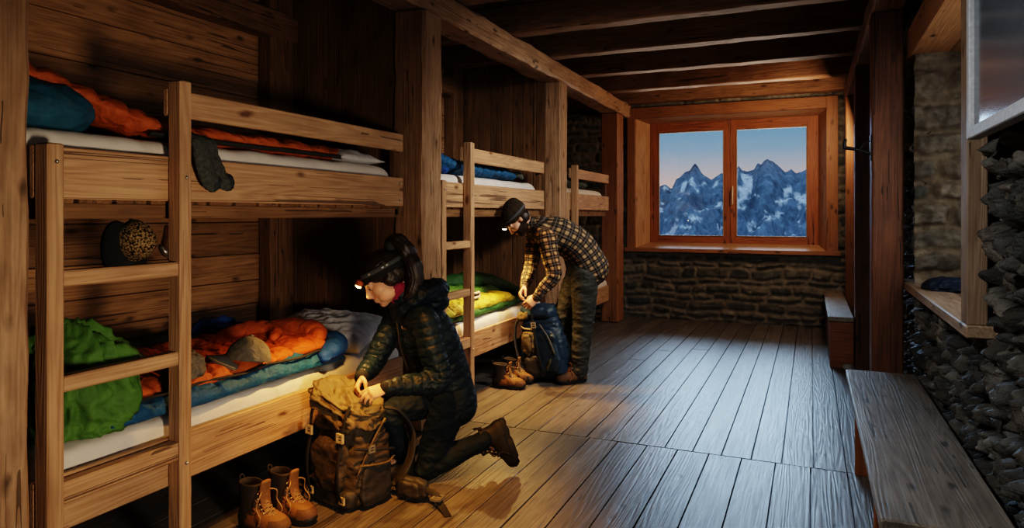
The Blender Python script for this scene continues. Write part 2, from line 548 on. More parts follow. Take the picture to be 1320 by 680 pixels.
def hair(name, c0, c1):
    t = NT(name)
    hc = t.attr('hc').outputs['Vector']
    a = t.noise(t.vmul(hc, (4, 90, 90)), 1.0, 4.0, .6)
    c = t.ramp(a, [(.35, c0), (.75, c1)])
    return t.bsdf(c, .38, t.bump(a, .8, .006), .38)
M['hair'] = hair('dark_brown_hair', (.007, .0045, .003), (.036, .020, .012))

def plaid():
    t = NT('plaid_flannel')
    v = t.attr('pl').outputs['Vector']
    s = t.n('ShaderNodeSeparateXYZ', inp={0: v})
    def lines(x, per, ph, w):
        f = t.math('FRACT', t.math('MULTIPLY_ADD', x, 1 / per, ph))
        return t.math('LESS_THAN', t.math('ABSOLUTE', t.math('SUBTRACT', f, .5)), w)
    per = .062
    bs, ba = lines(s.outputs[0], per, 0, .20), lines(s.outputs[1], per, 0, .20)
    k = t.math('ADD', t.math('MULTIPLY', t.math('ADD', bs, ba), .12), t.math('MULTIPLY', t.math('MULTIPLY', bs, ba), .52))
    col = t.mix(k, (.010, .010, .012), (.38, .25, .13))
    th = t.math('MAXIMUM', lines(s.outputs[0], per, .5, .045), lines(s.outputs[1], per, .5, .045))
    col = t.mix(t.math('MULTIPLY', th, .20), col, (.34, .28, .24))
    tc = t.n('ShaderNodeTexCoord').outputs['Object']
    a = t.noise(tc, 16, 5.0, .6)
    return t.bsdf(col, .9, t.bump(a, .5, .02), .15)
M['plaid'] = plaid()

def woven():
    t = NT('woven_knit')
    tc = t.n('ShaderNodeTexCoord').outputs['Object']
    vo = t.n('ShaderNodeTexVoronoi', inp={'Scale': 95.0}); t.set(vo, 'Vector', tc)
    c = t.ramp(vo.outputs['Distance'], [(.2, (.55, .40, .20)), (.45, (.34, .23, .10)), (.72, (.02, .012, .006))])
    return t.bsdf(c, .85, t.bump(t.math('MULTIPLY', vo.outputs['Distance'], -1.0), .9, .006), .2)
M['woven'] = woven()

def glass_mat(name, tint=(1, 1, 1), refl=.06):
    t = NT(name)
    tr = t.n('ShaderNodeBsdfTransparent', inp={0: (*tint, 1)})
    gl = t.n('ShaderNodeBsdfGlossy', inp={0: (1, 1, 1, 1), 1: .02})
    fr = t.n('ShaderNodeFresnel', inp={0: 1.45})
    mx = t.n('ShaderNodeMixShader'); t.set(mx, 0, t.math('MULTIPLY', fr.outputs[0], refl / .06))
    t.t.links.new(tr.outputs[0], mx.inputs[1]); t.t.links.new(gl.outputs[0], mx.inputs[2])
    t.t.links.new(mx.outputs[0], t.out.inputs[0])
    return t.m
M['glass'] = glass_mat('window_glass')
M['pictureglass'] = plain('glazed_print', (.09, .11, .135), .16, 0, .7)

def lens_mat(name, col, strength):
    t = NT(name)
    e = t.n('ShaderNodeEmission', inp={0: (*col, 1), 1: strength})
    t.t.links.new(e.outputs[0], t.out.inputs[0])
    return t.m
M['lens_w'] = lens_mat('lit_headlamp_lens', (1.0, .55, .13), 22.0)
M['lens_m'] = lens_mat('lit_headlamp_lens_pale', (1.0, .74, .36), 26.0)
M['lamp_shell'] = plain('orange_lamp_shell', (.45, .10, .02), .35)

def mountain_mat():
    t = NT('snowy_rock')
    c = t.attr('col').outputs['Color']
    tc = t.n('ShaderNodeTexCoord').outputs['Object']
    n = t.noise(t.vmul(tc, (1, 1, .5)), .12, 6.0, .7)
    f = t.ramp(n, [(.32, (.6, .6, .62)), (.7, (1.25, 1.25, 1.22))])
    return t.bsdf(t.mix(1.0, c, f, 'MULTIPLY'), .9, t.bump(n, .6, 6.0), .1)
M['mountain'] = mountain_mat()

# ================================================================== THE ROOM
XL, XR, YB, YF, ZC = -3.72, 0.68, 10.0, -1.8, 3.38
XB = -2.45                                    # front plane of the bunks

def struct(o, label, cat):
    return tag(o, label, cat, kind='structure')

# floor boards
b = Boards()
b.box((XL - .2, YF - .2, -.12), (XR + .8, YB + .4, -.022), tone=.05)
def plank_run(x0, x1, y0, y1, joints):
    ys = [y0] + sorted(joints) + [y1]
    for a, c in zip(ys[:-1], ys[1:]):
        b.box((x0 + .0032, a + .0032, -.022), (x1 - .0032, c - .0032, RNG.uniform(-.0015, .0015)), c=.0012, grain=1, tone=RNG.uniform(.72, 1.12))
YJ = 4.43
x = -3.705
while x < .7:
    plank_run(x, x + .195, YF, YJ, [RNG.uniform(-.5, 1.8)])
    x += .195
x = -3.68
k = 0
while x < .7:
    j = [] if k % 3 == 1 else [RNG.uniform(6.2, 8.8)]
    plank_run(x, x + .176, YJ, YB, j if x < -1.2 or k % 4 == 0 else [])
    x += .176; k += 1
struct(b.build('floor', M['wood_floor']), 'worn grey brown wooden plank floor running to the window wall', 'floor')

# ceiling boards and joists
b = Boards()
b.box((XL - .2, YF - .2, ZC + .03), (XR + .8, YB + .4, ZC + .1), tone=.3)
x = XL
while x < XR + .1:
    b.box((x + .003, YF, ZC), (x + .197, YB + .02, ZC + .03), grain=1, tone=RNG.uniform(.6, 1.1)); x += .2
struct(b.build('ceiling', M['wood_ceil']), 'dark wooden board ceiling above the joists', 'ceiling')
for n, y in enumerate((-.6, .45, 1.5, 2.5, 3.5, 4.55, 5.58, 6.56, 7.6, 8.73, 9.75)):
    nm = ['nearest the viewer', 'second', 'third', 'fourth', 'fifth', 'sixth', 'seventh', 'eighth', 'ninth', 'tenth', 'against the window wall'][n]
    o = board('ceiling_joist', (XL, y, 3.12), (XR + .1, y + .17, ZC), M['wood_dark'], grain=0, c=.012, seg=40, wob=.008, tone=1.0)
    struct(o, f'dark timber ceiling joist crossing the room, {nm} in the row of joists', 'ceiling joist')

# left wall of horizontal boards
b = Boards()
b.box((XL - .2, YF, -.05), (XL - .03, YB + .3, ZC + .05), tone=.2)
zs = [0, .22, .44, .63, .86, 1.03, 1.22, 1.45, 1.62, 1.86, 2.13, 2.35, 2.6, 2.82, 3.05, ZC]
for a, c in zip(zs[:-1], zs[1:]):
    ys = [YF, RNG.uniform(-.5, .8), RNG.uniform(4.3, 5.5), RNG.uniform(7.3, 8.5), YB]
    for p, q in zip(ys[:-1], ys[1:]):
        b.box((XL - .03, p + .001, a + .0025), (XL + RNG.uniform(0, .003), q - .001, c - .0025), grain=1, c=.004, tone=RNG.uniform(.75, 1.15))
struct(b.build('wall_left', M['wood_wall']), 'long wall of knotty horizontal pine boards behind the bunks', 'wall')

# front wall (behind the viewer)
b = Boards()
b.box((XL - .2, YF - .2, -.05), (XR + .8, YF - .03, ZC + .05), tone=.2)
x = XL
while x < XR:
    b.box((x + .002, YF - .03, 0), (x + .208, YF, ZC), grain=2, tone=RNG.uniform(.7, 1.1)); x += .21
struct(b.build('wall_front', M['wood_part']), 'vertical board wall behind the viewer', 'wall')

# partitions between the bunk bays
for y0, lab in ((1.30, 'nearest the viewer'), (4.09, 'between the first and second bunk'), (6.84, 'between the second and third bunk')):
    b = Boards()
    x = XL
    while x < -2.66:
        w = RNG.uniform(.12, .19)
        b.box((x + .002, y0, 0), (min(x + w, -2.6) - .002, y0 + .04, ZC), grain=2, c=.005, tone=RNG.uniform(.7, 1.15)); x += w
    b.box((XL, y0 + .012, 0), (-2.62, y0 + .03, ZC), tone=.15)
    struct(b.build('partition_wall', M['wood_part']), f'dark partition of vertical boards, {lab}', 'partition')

# timber posts and beams on the bunk side
def post(lo, hi, label, mat='wood_beam', wob=.007, c=.018, seg=60, tone=1.0):
    o = board('timber_post', lo, hi, M[mat], grain=2, c=c, seg=seg, wob=wob, tone=tone)
    return struct(o, label, 'post')
post((-2.68, 1.18, 0), (-2.40, 1.455, 2.94), 'broad knotty timber post at the near end of the first bunk', tone=.9)
post((-2.68, 4.05, 0), (-2.43, 4.31, 2.93), 'hewn timber post between the first and second bunk', wob=.011, tone=.95)
post((-2.68, 6.85, 0), (-2.43, 7.07, 2.93), 'timber post between the second and third bunk')
post((-2.70, 9.28, 0), (-2.45, 9.58, 2.93), 'timber post at the far end of the third bunk, beside the window', 'wood_trim', .005)
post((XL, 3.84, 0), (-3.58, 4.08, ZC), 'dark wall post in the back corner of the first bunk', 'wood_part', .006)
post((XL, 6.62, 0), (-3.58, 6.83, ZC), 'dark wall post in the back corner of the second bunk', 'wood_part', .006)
o = board('timber_beam', (-2.70, .6, 2.93), (-2.44, 9.99, 3.125), M['wood_beam'], grain=1, c=.02, seg=160, wob=.012, tone=1.05)
struct(o, 'long pale hewn beam carried by the posts along the bunks', 'beam')
o = board('timber_beam', (XL, .6, 2.80), (-3.56, 6.6, 3.0), M['wood_part'], grain=1, c=.02, seg=80, wob=.008, tone=1.2)
struct(o, 'dark wall plate beam along the board wall above the bunks', 'beam')

# posts and beam on the stone wall side
post((.40, 5.50, 0), (.60, 5.70, 2.95), 'nearer tall brown post in front of the stone wall, behind the long bench', 'wood_post_r', .003, .01)
post((.395, 7.40, 0), (.595, 7.60, 2.95), 'second tall brown post from the niche on the stone wall side', 'wood_post_r', .003, .01)
post((.39, 9.20, 0), (.56, 9.38, 2.95), 'farthest brown post, beside the window wall and the boxed bench', 'wood_trim', .003, .01)
o = board('timber_beam', (.395, 1.2, 2.95), (.60, 9.99, 3.12), M['wood_beam'], grain=1, c=.015, seg=120, wob=.008, tone=.95)
struct(o, 'long beam over the posts on the stone wall side', 'beam')

# ---------------------------------------------------------------- rubble stone
def stone_panel(org, ua, va, na, w, h, res, rowh, stw, depth, warp, cols, mortar, joint=.012, holes=(), seed=0, edge=.03, mdepth=0.0, rough=.012, skew=0.0):
    rs = np.random.RandomState(seed)
    nu, nv = int(w / res) + 1, int(h / res) + 1
    U, Vv = np.meshgrid(np.linspace(0, w, nu), np.linspace(0, h, nv), indexing='ij')
    u, v = U.ravel(), Vv.ravel()
    p = np.column_stack([u, v, np.zeros_like(u)])
    wu = u + warp * (nz(p, 2.2, seed + 1) + .5 * nz(p, 6.0, seed + 2)); wv = v + warp * .8 * (nz(p, 1.8, seed + 3) + .55 * nz(p, 5.0, seed + 4)) + skew * nz(p, .7, seed + 8)
    rows = [-.5]
    while rows[-1] < h + .6: rows.append(rows[-1] + rs.uniform(*rowh))
    rows = np.array(rows)
    ri = np.clip(np.searchsorted(rows, wv) - 1, 0, len(rows) - 2)
    dv = np.minimum(wv - rows[ri], rows[ri + 1] - wv)
    du = np.zeros_like(u); sid = np.zeros(len(u), int); fr = np.zeros_like(u)
    for r in range(len(rows) - 1):
        m = ri == r
        if not m.any(): continue
        e = [-.6 - rs.uniform(0, .3)]
        while e[-1] < w + .8: e.append(e[-1] + rs.uniform(*stw) * (.6 + (rows[r + 1] - rows[r]) / rowh[1] * .6))
        e = np.array(e)
        si = np.clip(np.searchsorted(e, wu[m]) - 1, 0, len(e) - 2)
        du[m] = np.minimum(wu[m] - e[si], e[si + 1] - wu[m]); sid[m] = r * 997 + si
    d = 1 / np.sqrt(1 / np.maximum(du, 1e-4) ** 2 + 1 / np.maximum(dv, 1e-4) ** 2) * 1.15
    hh = rs.uniform(0, 1, 2_000_000 // 997 * 997)
    r1 = hh[(sid * 7919) % len(hh)]; r2 = hh[(sid * 104729 + 13) % len(hh)]; r3 = hh[(sid * 15485863 % 1299709) % len(hh)]
    prof = sstep(joint * .5, joint + edge, d + .012 * nz(p, 24, seed + 5))
    tilt = (r2 - .5) * .5
    H = mdepth * (1 - prof) + prof * (depth * (.35 + .65 * r1) + depth * tilt * np.clip((wv - rows[ri]) / .15 - .5, -1, 1)) + rough * fbm(p, 11, 4, seed + 6) * (.35 + prof)
    H = H + rough * .8 * ridged(np.column_stack([u * .6, v * 2.2, u * 0]), 7, 3, seed + 12) * prof
    c = np.array(cols)[(r3 * len(cols)).astype(int) % len(cols)] * (.65 + .7 * r2)[:, None]
    c = c * (1 + .3 * nz(p, 9, seed + 7))[:, None]
    mo = np.array(mortar) * (1 + .25 * nz(p, 18, seed + 9))[:, None]
    C = np.clip(mo * (1 - prof[:, None]) + c * prof[:, None], .003, 1)
    O, A, B, N = (np.array(x, float) for x in (org, ua, va, na))
    V = O + np.outer(u, A) + np.outer(v, B) + np.outer(H, N)
    idx = np.arange(nu * nv).reshape(nu, nv)
    q = np.stack([idx[:-1, :-1], idx[1:, :-1], idx[1:, 1:], idx[:-1, 1:]], -1).reshape(-1, 4)
    if np.dot(np.cross(A, B), N) < 0: q = q[:, ::-1]
    cu, cv = u[q].mean(1), v[q].mean(1)
    keep = np.ones(len(q), bool)
    for (a, bb, c0, d0) in holes: keep &= ~((cu > a) & (cu < bb) & (cv > c0) & (cv < d0))
    return V, q[keep], C

def stone_obj(name, panels, mat='stone'):
    V, Q, C, n = [], [], [], 0
    for (v, q, c) in panels:
        V.append(v); Q.append(q + n); C.append(c); n += len(v)
    me = bpy.data.meshes.new(name)
    V = np.concatenate(V); Q = np.concatenate(Q); C = np.concatenate(C)
    me.from_pydata(V.tolist(), [], Q.tolist())
    me.polygons.foreach_set('use_smooth', [True] * len(me.polygons))
    attr_col(me, 'col', C)
    return link(name, me, M[mat])

GREY = [(.095, .096, .09), (.07, .074, .072), (.125, .12, .105), (.15, .14, .12), (.05, .054, .053), (.10, .092, .078)]
DARK = [(.09, .09, .085), (.13, .12, .105), (.06, .062, .06), (.18, .17, .15), (.10, .09, .075)]
PALE = [(.20, .165, .12), (.16, .135, .10), (.12, .105, .08), (.24, .20, .145), (.075, .075, .062)]
o = stone_obj('wall_back', [stone_panel((XL - .1, YB, 0), (1, 0, 0), (0, 0, 1), (0, -1, 0), 4.7, ZC, .0155, (.07, .17), (.18, .50), .045, .05,
              GREY, (.165, .15, .125), .020, [(XL * -1 + .1 - 2.37, .1 - XL + .19, 1.02, 2.92)], 21, .02, .004, .009)])
struct(o, 'grey rubble stone end wall holding the big window', 'wall')
HOLE = [(3.60, 5.45, 1.0, 2.65)]
def rw(y0, y1, res):
    return stone_panel((XR + .06, y0, 0), (0, 1, 0), (0, 0, 1), (-1, 0, 0), y1 - y0, ZC, res, (.06, .19), (.05, .17), .05, .085, DARK, (.02, .018, .016), .008,
                       [(a - y0, bb - y0, c, d) for (a, bb, c, d) in HOLE], 33, .022, -.015, .040, .06)
o = stone_obj('wall_right', [rw(1.5, 6.2, .0145), rw(6.2, 10.02, .035), rw(YF, 1.5, .06)], 'stone_dark')
struct(o, 'dark rough rubble stone wall with a deep window niche', 'wall')
b = Boards()
b.box((XR + .1, YF, -.05), (XR + .14, 3.55, ZC), tone=.3); b.box((XR + .1, 5.6, -.05), (XR + .14, YB + .2, ZC), tone=.3)
b.box((XR + .1, 3.55, -.05), (XR + .14, 5.6, .97), tone=.3); b.box((XR + .1, 3.55, 2.8), (XR + .14, 5.6, ZC), tone=.3)
struct(b.build('wall_right_core', M['black']), 'dark core of the stone wall seen only in its joints', 'wall')
# outer skin of the end wall, so that no daylight leaks round the window casing
b = Boards()
b.box((XL - .2, YB + .06, -.05), (-2.40, YB + .3, ZC + .05), tone=.3); b.box((.22, YB + .06, -.05), (1.5, YB + .3, ZC + .05), tone=.3)
b.box((-2.4, YB + .06, -.05), (.22, YB + .3, .98), tone=.3); b.box((-2.4, YB + .06, 2.96), (.22, YB + .3, ZC + .05), tone=.3)
struct(b.build('wall_back_core', M['black']), 'outer core of the end wall behind the stones', 'wall')
# niche cheeks
o = stone_obj('wall_niche', [
    stone_panel((.655, 5.45, 1.03), (1, 0, 0), (0, 0, 1), (0, -1, 0), .62, 1.6, .011, (.11, .24), (.22, .5), .055, .05, PALE, (.20, .16, .11), .02, (), 44, .03, .0, .02),
    stone_panel((.70, 3.60, 1.03), (1, 0, 0), (0, 0, 1), (0, 1, 0), .55, 1.6, .03, (.11, .22), (.2, .5), .04, .04, PALE, (.30, .25, .18), .02, (), 45, .03, .0, .015)])
struct(o, 'pale stone cheek of the window niche in the right wall', 'wall')
# stone returns beyond the cheeks
b = Boards()
b.box((.80, 5.53, .9), (1.35, 5.7, 2.9), tone=.3); b.box((.80, 3.35, .9), (1.35, 3.57, 2.9), tone=.3)
b.box((1.22, 3.5, .7), (1.35, 5.6, 1.12), tone=.3); b.box((1.22, 3.5, 2.5), (1.35, 5.6, 2.9), tone=.3)
struct(b.build('wall_niche_core', M['black']), 'dark core around the niche', 'wall')
o = Boards().box((.605, 3.44, .975), (.80, 5.80, 1.03), c=.006, grain=1, tone=1.0).box((.802, 3.60, .975), (1.25, 5.46, 1.028), c=.004, grain=1, tone=.9).build('window_sill', M['wood_sill'])
struct(o, 'weathered board sill of the stone window niche', 'window sill')
o = Boards().box((.625, 3.42, 2.60), (.86, 5.62, 2.80), c=.006, grain=1, tone=1.0).box((.863, 3.5, 2.603), (1.25, 5.5, 2.70), c=.004, grain=1, tone=.95).build('lintel', M['wood_lintel'])
struct(o, 'timber lintel boards over the stone window niche', 'lintel')
o = board('trim_1', (.615, 3.46, 1.03), (.69, 3.60, 3.0), M['wood_sill'], grain=2, tone=.75)
struct(o, 'upright jamb board at the near edge of the stone niche', 'trim')
# niche window
w2 = struct(empty('window_2', (1.2, 4.52, 1.12)), 'small window at the back of the stone niche', 'window')
b = Boards()
b.box((-.03, -.92, 0), (.03, -.84, 1.4)).box((-.03, .84, 0), (.03, .92, 1.4)).box((-.03, -.84, 0), (.03, .84, .08)).box((-.03, -.84, 1.32), (.03, .84, 1.4)).box((-.03, -.04, .08), (.03, .04, 1.32))
b.build('window_frame', M['wood_trim'], w2)
for s in (-1, 1): board('pane', (-.003, s * .44 - .4, .08), (.003, s * .44 + .4, 1.32), M['glass'], w2, c=.0005)

# ---------------------------------------------------------------- the big window
w1 = struct(empty('window_1', (0, YB, 0)), 'wide two-leaf wooden window in the end wall looking out on mountains', 'window')
def quad_board(bd, p8, grain):
    p8 = np.array(p8, float)
    base = sum(len(x) for x in bd.V)
    bd.V.append(p8)
    bd.F += [tuple(base + i for i in f) for f in ((0, 1, 2, 3), (7, 6, 5, 4), (0, 4, 5, 1), (1, 5, 6, 2), (2, 6, 7, 3), (3, 7, 4, 0))]
    a, c = [(1, 2), (2, 0), (0, 1)][grain]
    bd.gc.append(np.column_stack([p8[:, grain], p8[:, a], p8[:, c]]) + RNG.uniform(-30, 30, 3)); bd.tone.append(np.full(8, 1.0))
b = Boards()
b.box((-2.485, -.085, .98), (-2.365, -.02, 3.07), grain=2, tone=1).box((.188, -.085, .98), (.33, -.02, 3.07), grain=2, tone=1)
b.box((-2.366, -.086, 2.915), (.189, -.02, 3.07), grain=0, tone=1).box((-2.52, -.12, .965), (.36, -.02, 1.022), grain=0, tone=1.05)
b.build('casing', M['wood_trim'], w1)
b = Boards()
i0 = dict(l=-2.366, r=.189, b=1.021, t=2.916); i1 = dict(l=-2.226, r=.099, b=1.09, t=2.87); ya, yb = -.03, .30
quad_board(b, [(i0['l'], ya, i0['b']), (i0['l'], ya, i0['t']), (i0['l'] - .05, ya, i0['t']), (i0['l'] - .05, ya, i0['b']), (i1['l'], yb, i1['b'] - .05), (i1['l'], yb, i1['t'] + .05), (i1['l'] - .19, yb, i1['t'] + .05), (i1['l'] - .19, yb, i1['b'] - .05)], 2)
quad_board(b, [(i0['r'], ya, i0['t']), (i0['r'], ya, i0['b']), (i0['r'] + .05, ya, i0['b']), (i0['r'] + .05, ya, i0['t']), (i1['r'], yb, i1['t'] + .05), (i1['r'], yb, i1['b'] - .05), (i1['r'] + .14, yb, i1['b'] - .05), (i1['r'] + .14, yb, i1['t'] + .05)], 2)
quad_board(b, [(i0['l'], ya, i0['t']), (i0['r'], ya, i0['t']), (i0['r'], ya, i0['t'] + .05), (i0['l'], ya, i0['t'] + .05), (i1['l'] - .15, yb, i1['t']), (i1['r'] + .1, yb, i1['t']), (i1['r'] + .1, yb, i1['t'] + .1), (i1['l'] - .15, yb, i1['t'] + .1)], 0)
quad_board(b, [(i0['r'], ya, i0['b']), (i0['l'], ya, i0['b']), (i0['l'], ya, i0['b'] - .05), (i0['r'], ya, i0['b'] - .05), (i1['r'] + .1, yb, i1['b']), (i1['l'] - .15, yb, i1['b']), (i1['l'] - .15, yb, i1['b'] - .1), (i1['r'] + .1, yb, i1['b'] - .1)], 0)
b.build('reveal', M['wood_rail'], w1)
def sash(x0, x1, g0, g1):
    b = Boards()
    z0, z1, q0, q1 = 1.085, 2.875, 1.19, 2.735
    b.box((x0, .295, z0), (g0, .365, z1), grain=2, tone=1).box((g1, .295, z0), (x1, .365, z1), grain=2, tone=1)
    b.box((g0 - .01, .297, z0), (g1 + .01, .363, q0), grain=0, tone=1).box((g0 - .01, .297, q1), (g1 + .01, .363, z1), grain=0, tone=1)
    s = b.build('sash', M['wood_red'], w1)
    board('pane', (g0 - .005, .326, q0 - .005), (g1 + .005, .334, q1 + .005), M['glass'], s, c=.0005, tone=1)
    bb = Boards(); e = .012
    bb.box((g0, .285, q0), (g0 + e, .325, q1)).box((g1 - e, .285, q0), (g1, .325, q1)).box((g0, .286, q0), (g1, .325, q0 + e)).box((g0, .286, q1 - e), (g1, .325, q1))
    bb.build('glazing_bead', M['wood_sill'], s)
    return s
sash(-2.226, -1.07, -2.097, -1.154)
s2 = sash(-1.066, .099, -.982, -.045)
hb = Blob().tube([(-1.03, .275, 1.86), (-1.03, .262, 1.86), (-1.03, .250, 1.83), (-1.03, .250, 1.66)], [.012, .011, .012, .010], seg=10, sub=3)
hb.tube([(-1.03, .29, 1.81), (-1.03, .29, 1.91)], .016, flat=.5, seg=10)
link('handle', hb.raw('handle'), M['handle'], s2)['label'] = 'pale window lever handle'

# ---------------------------------------------------------------- mountains outside
D0 = 1500.0
nx, ny = 620, 150
xs = np.linspace(-900, 520, nx); tt = np.linspace(0, 1, ny)
# ridge heights above the eye (photograph pixels above the horizon at distance D0), by horizontal pixel
prof = [(700, 25), (780, 18), (820, 30), (849, 35), (858, 39), (866, 34), (872, 46), (877, 49), (883, 55), (889, 57), (893, 63), (896, 66), (899, 63), (905, 54), (911, 51), (917, 46), (923, 50), (930, 53), (934, 51), (940, 44),
        (947, 55), (952, 63), (957, 57), (963, 56), (972, 58), (977, 67), (981, 64), (986, 70), (990, 72), (995, 69), (1000, 64), (1007, 60), (1012, 55), (1020, 59), (1026, 53), (1033, 55), (1041, 60), (1060, 55), (1100, 40), (1200, 30)]
pu = np.array([p[0] for p in prof], float); ph = np.array([p[1] for p in prof], float)
pxc = (pu - CX) / F
pX = D0 * (-SN + pxc * CS) / (CS + pxc * SN); pH = ph / F * D0 / (CS + pxc * SN)
ridge = np.interp(xs, pX, pH)
XX, TT = np.meshgrid(xs, tt, indexing='ij')
YY = D0 - 620 * (1 - TT)
q = np.column_stack([XX.ravel(), YY.ravel(), np.zeros(XX.size)])
base = -260 + (ridge[:, None] + 260) * (TT ** 1.25)
spine = np.sin(XX / 38 + 1.5 * nz(q, .006, 3).reshape(XX.shape)) * 22
rg = (ridged(q, .011, 6, 5, .55).reshape(XX.shape) - .6)
amp = 70 * np.sin(PI * np.clip(TT, 0, 1)) ** .8
HH = base + rg * amp + spine * .35 * np.sin(PI * TT) + (1 - TT) * 0
jag = fbm(np.column_stack([xs, xs * 0, xs * 0]), .05, 4, 8) * 6
HH[:, -1] += jag * .6; HH[:, -2] += jag * .5 - 3
V = np.column_stack([XX.ravel(), YY.ravel(), (HH + CAMZ).ravel()])
Fm = grid_faces(nx, ny)
Fm = [f[::-1] for f in Fm]
me = mesh_np('mountain_range', V, Fm, False)
N = normals_np(me)
alt = HH.ravel()
sn = fbm(q, .02, 5, 9) + .8 * ridged(np.column_stack([q[:, 0] * 1.6, q[:, 1] * .5, q[:, 2]]), .02, 3, 14) - .55
flat = N[:, 2]
snow = sstep(.16, .34, sn * .55 + (flat - .45) * .8 + (alt - 60) * .0010)
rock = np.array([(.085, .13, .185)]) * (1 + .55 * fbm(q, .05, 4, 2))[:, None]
alpenglow = sstep(60, 130, alt)[:, None]  # faint alpenglow painted into the rock colour of the peaks
rock = rock * (1 - .55 * alpenglow) + np.array([(.15, .125, .135)]) * .55 * alpenglow
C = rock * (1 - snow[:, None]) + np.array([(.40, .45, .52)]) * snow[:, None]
haze = sstep(40, -130, alt)[:, None] * .55  # bluish distance haze mixed into the colour of the lower slopes
C = C * (1 - haze) + np.array([(.13, .20, .30)]) * haze
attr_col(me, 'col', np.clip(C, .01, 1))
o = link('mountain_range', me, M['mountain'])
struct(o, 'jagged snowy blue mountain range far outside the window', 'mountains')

# ---------------------------------------------------------------- benches
t = tag(empty('bench', (.42, 3.9, 0)), 'long low bench with a worn plank seat along the stone wall', 'bench')
board('seat', (-.20, -1.22, .40), (.215, 1.29, .45), M['wood_bench'], t, c=.007, grain=1, tone=1.0)
for y in (-.80, .50):
    board('leg', (-.185, y, 0), (.17, y + .05, .40), M['wood_red'], t, grain=2, tone=.9)
board('stretcher', (-.02, -.75, .14), (.02, .5, .22), M['wood_red'], t, grain=1, tone=.7)
t = tag(empty('box_bench', (.28, 8.65, 0)), 'boxed-in wooden bench with a plank top under the far posts by the window wall', 'bench')
board('seat', (-.125, -1.27, .46), (.105, 1.24, .505), M['wood_bench'], t, c=.006, grain=1, tone=1.0)
board('end_panel', (-.105, -1.235, 0), (.105, -1.195, .46), M['wood_red'], t, grain=0, tone=.9)
board('front_panel', (-.105, -1.195, 0), (-.07, 1.2, .46), M['wood_red'], t, grain=1, tone=.8)
pv = Blob().ell((0, 0, .028), (.05, .045, .036)).ell((.03, .02, .02), (.035, .03, .028)).remesh('pale_stone', .006, 3)
o = link('pale_stone', pv, M['pebble']); o.location = G(1093, 477); o.location.z = 0
tag(o, 'small pale rounded stone on the floor at the foot of the boxed bench', 'stone')

# ---------------------------------------------------------------- hook, glazed frame on the right
hk = tag(empty('iron_hook', (.398, 5.52, 1.97)), 'black iron hook bracket sticking out from the nearer brown post', 'hook')
board('back_plate', (-.008, -.03, -.08), (.0, .03, .10), M['iron'], hk, c=.002)
tube('arm', [(-.006, 0, -.03), (-.08, 0, .0), (-.17, .01, .02)], [.012, .012, .014], M['iron'], hk, seg=10, sub=4)
tube('upturn', [(-.17, .01, .02), (-.172, .01, .05), (-.165, .01, .075)], [.014, .013, .011], M['iron'], hk, seg=10, sub=3)
tube('brace', [(-.006, 0, .06), (-.05, 0, .04), (-.075, 0, .0)], [.006, .006, .006], M['iron'], hk, seg=8, sub=3)
pf = tag(empty('framed_print', (.60, 2.3, 1.80)), 'glazed picture in a pale frame hanging high on the stone wall', 'picture')
b = Boards()
b.box((-.03, .88, 0), (.02, .93, 1.2)).box((-.03, -.9, 0), (.02, -.85, 1.2)).box((-.03, -.85, 0), (.02, .88, .045)).box((-.03, -.85, 1.155), (.02, .88, 1.2))
b.build('frame', M['glassframe'], pf)
board('glazed_panel', (-.012, -.86, .03), (.0, .89, 1.17), M['pictureglass'], pf, c=.001)

# ================================================================== BUNKS
WR = M['wood_rail']
def bunk(y0, L, lad, label, back=-3.66):
    """origin on the floor at the front near corner; +y along the bunk, -x into it"""
    t = tag(empty('bunk_bed', (XB, y0, 0)), label, 'bunk bed', 'two-tier bunk beds along the board wall')
    dx = back - XB
    sw = .06
    board('ladder_post', (-.075, 0, 0), (0, sw, 1.756), WR, t, grain=2, c=.006, tone=.95, seg=2)
    board('ladder_post', (-.075, lad, 0), (0, lad + sw, 2.075), WR, t, grain=2, c=.006, tone=.95, seg=2)
    for z in (.47, .862, 1.242):
        board('rung', (-.062, sw - .002, z - (.012 if z < .5 else 0)), (-.008, lad + .002, z + .058 + (.01 if z < .5 else 0)), WR, t, grain=1, c=.006, tone=RNG.uniform(.95, 1.1))
    board('lower_side_rail', (-.105, .0, .335), (-.076, L, .545), WR, t, grain=1, c=.005, tone=.95)
    board('upper_side_rail', (-.105, .0, 1.56), (-.076, L, 1.752), WR, t, grain=1, c=.005, tone=1.0)
    board('guard_rail', (-.105, lad + .0, 1.928), (-.076, L, 2.045), WR, t, grain=1, c=.005, tone=1.0)
    for nm, z in (('lower_bed_base', .40), ('upper_bed_base', 1.545)):
        b = Boards()
        for k in range(int(L / .155)):
            b.box((dx + .04, .03 + k * .155, z), (-.106, .03 + k * .155 + .135, z + .022), grain=0, tone=RNG.uniform(.5, .7))
        b.box((-.16, .02, z - .06), (-.107, L - .02, z), grain=1, tone=.6).box((dx + .03, .02, z - .06), (dx + .08, L - .02, z), grain=1, tone=.6)
        b.build(nm, M['wood_wall'], t)
    board('rail_bracket', (-.15, L - .06, 1.50), (-.107, L - .0, 2.04), M['wood_part'], t, grain=2, tone=.8)
    for (y, z) in ((.03, 1.69), (lad + .03, 1.66), (lad + .03, .44), (L - .05, 1.60), (L - .05, 1.71), (L - .05, 1.985)):
        X = .0 if y < L - .06 else -.076
        tube('bolt', [(X - .004, y, z), (X + .002, y, z)], [.008, .008], M['bolt'], t, seg=10)
    return t
bunk(1.54, 2.40, .55, 'nearest two-tier pine bunk bed with an orange sleeping bag on each tier')
bunk(4.345, 2.26, .455, 'middle two-tier pine bunk bed, just behind the kneeling woman')
bunk(7.14, 1.93, .32, 'farthest two-tier pine bunk bed, next to the window')

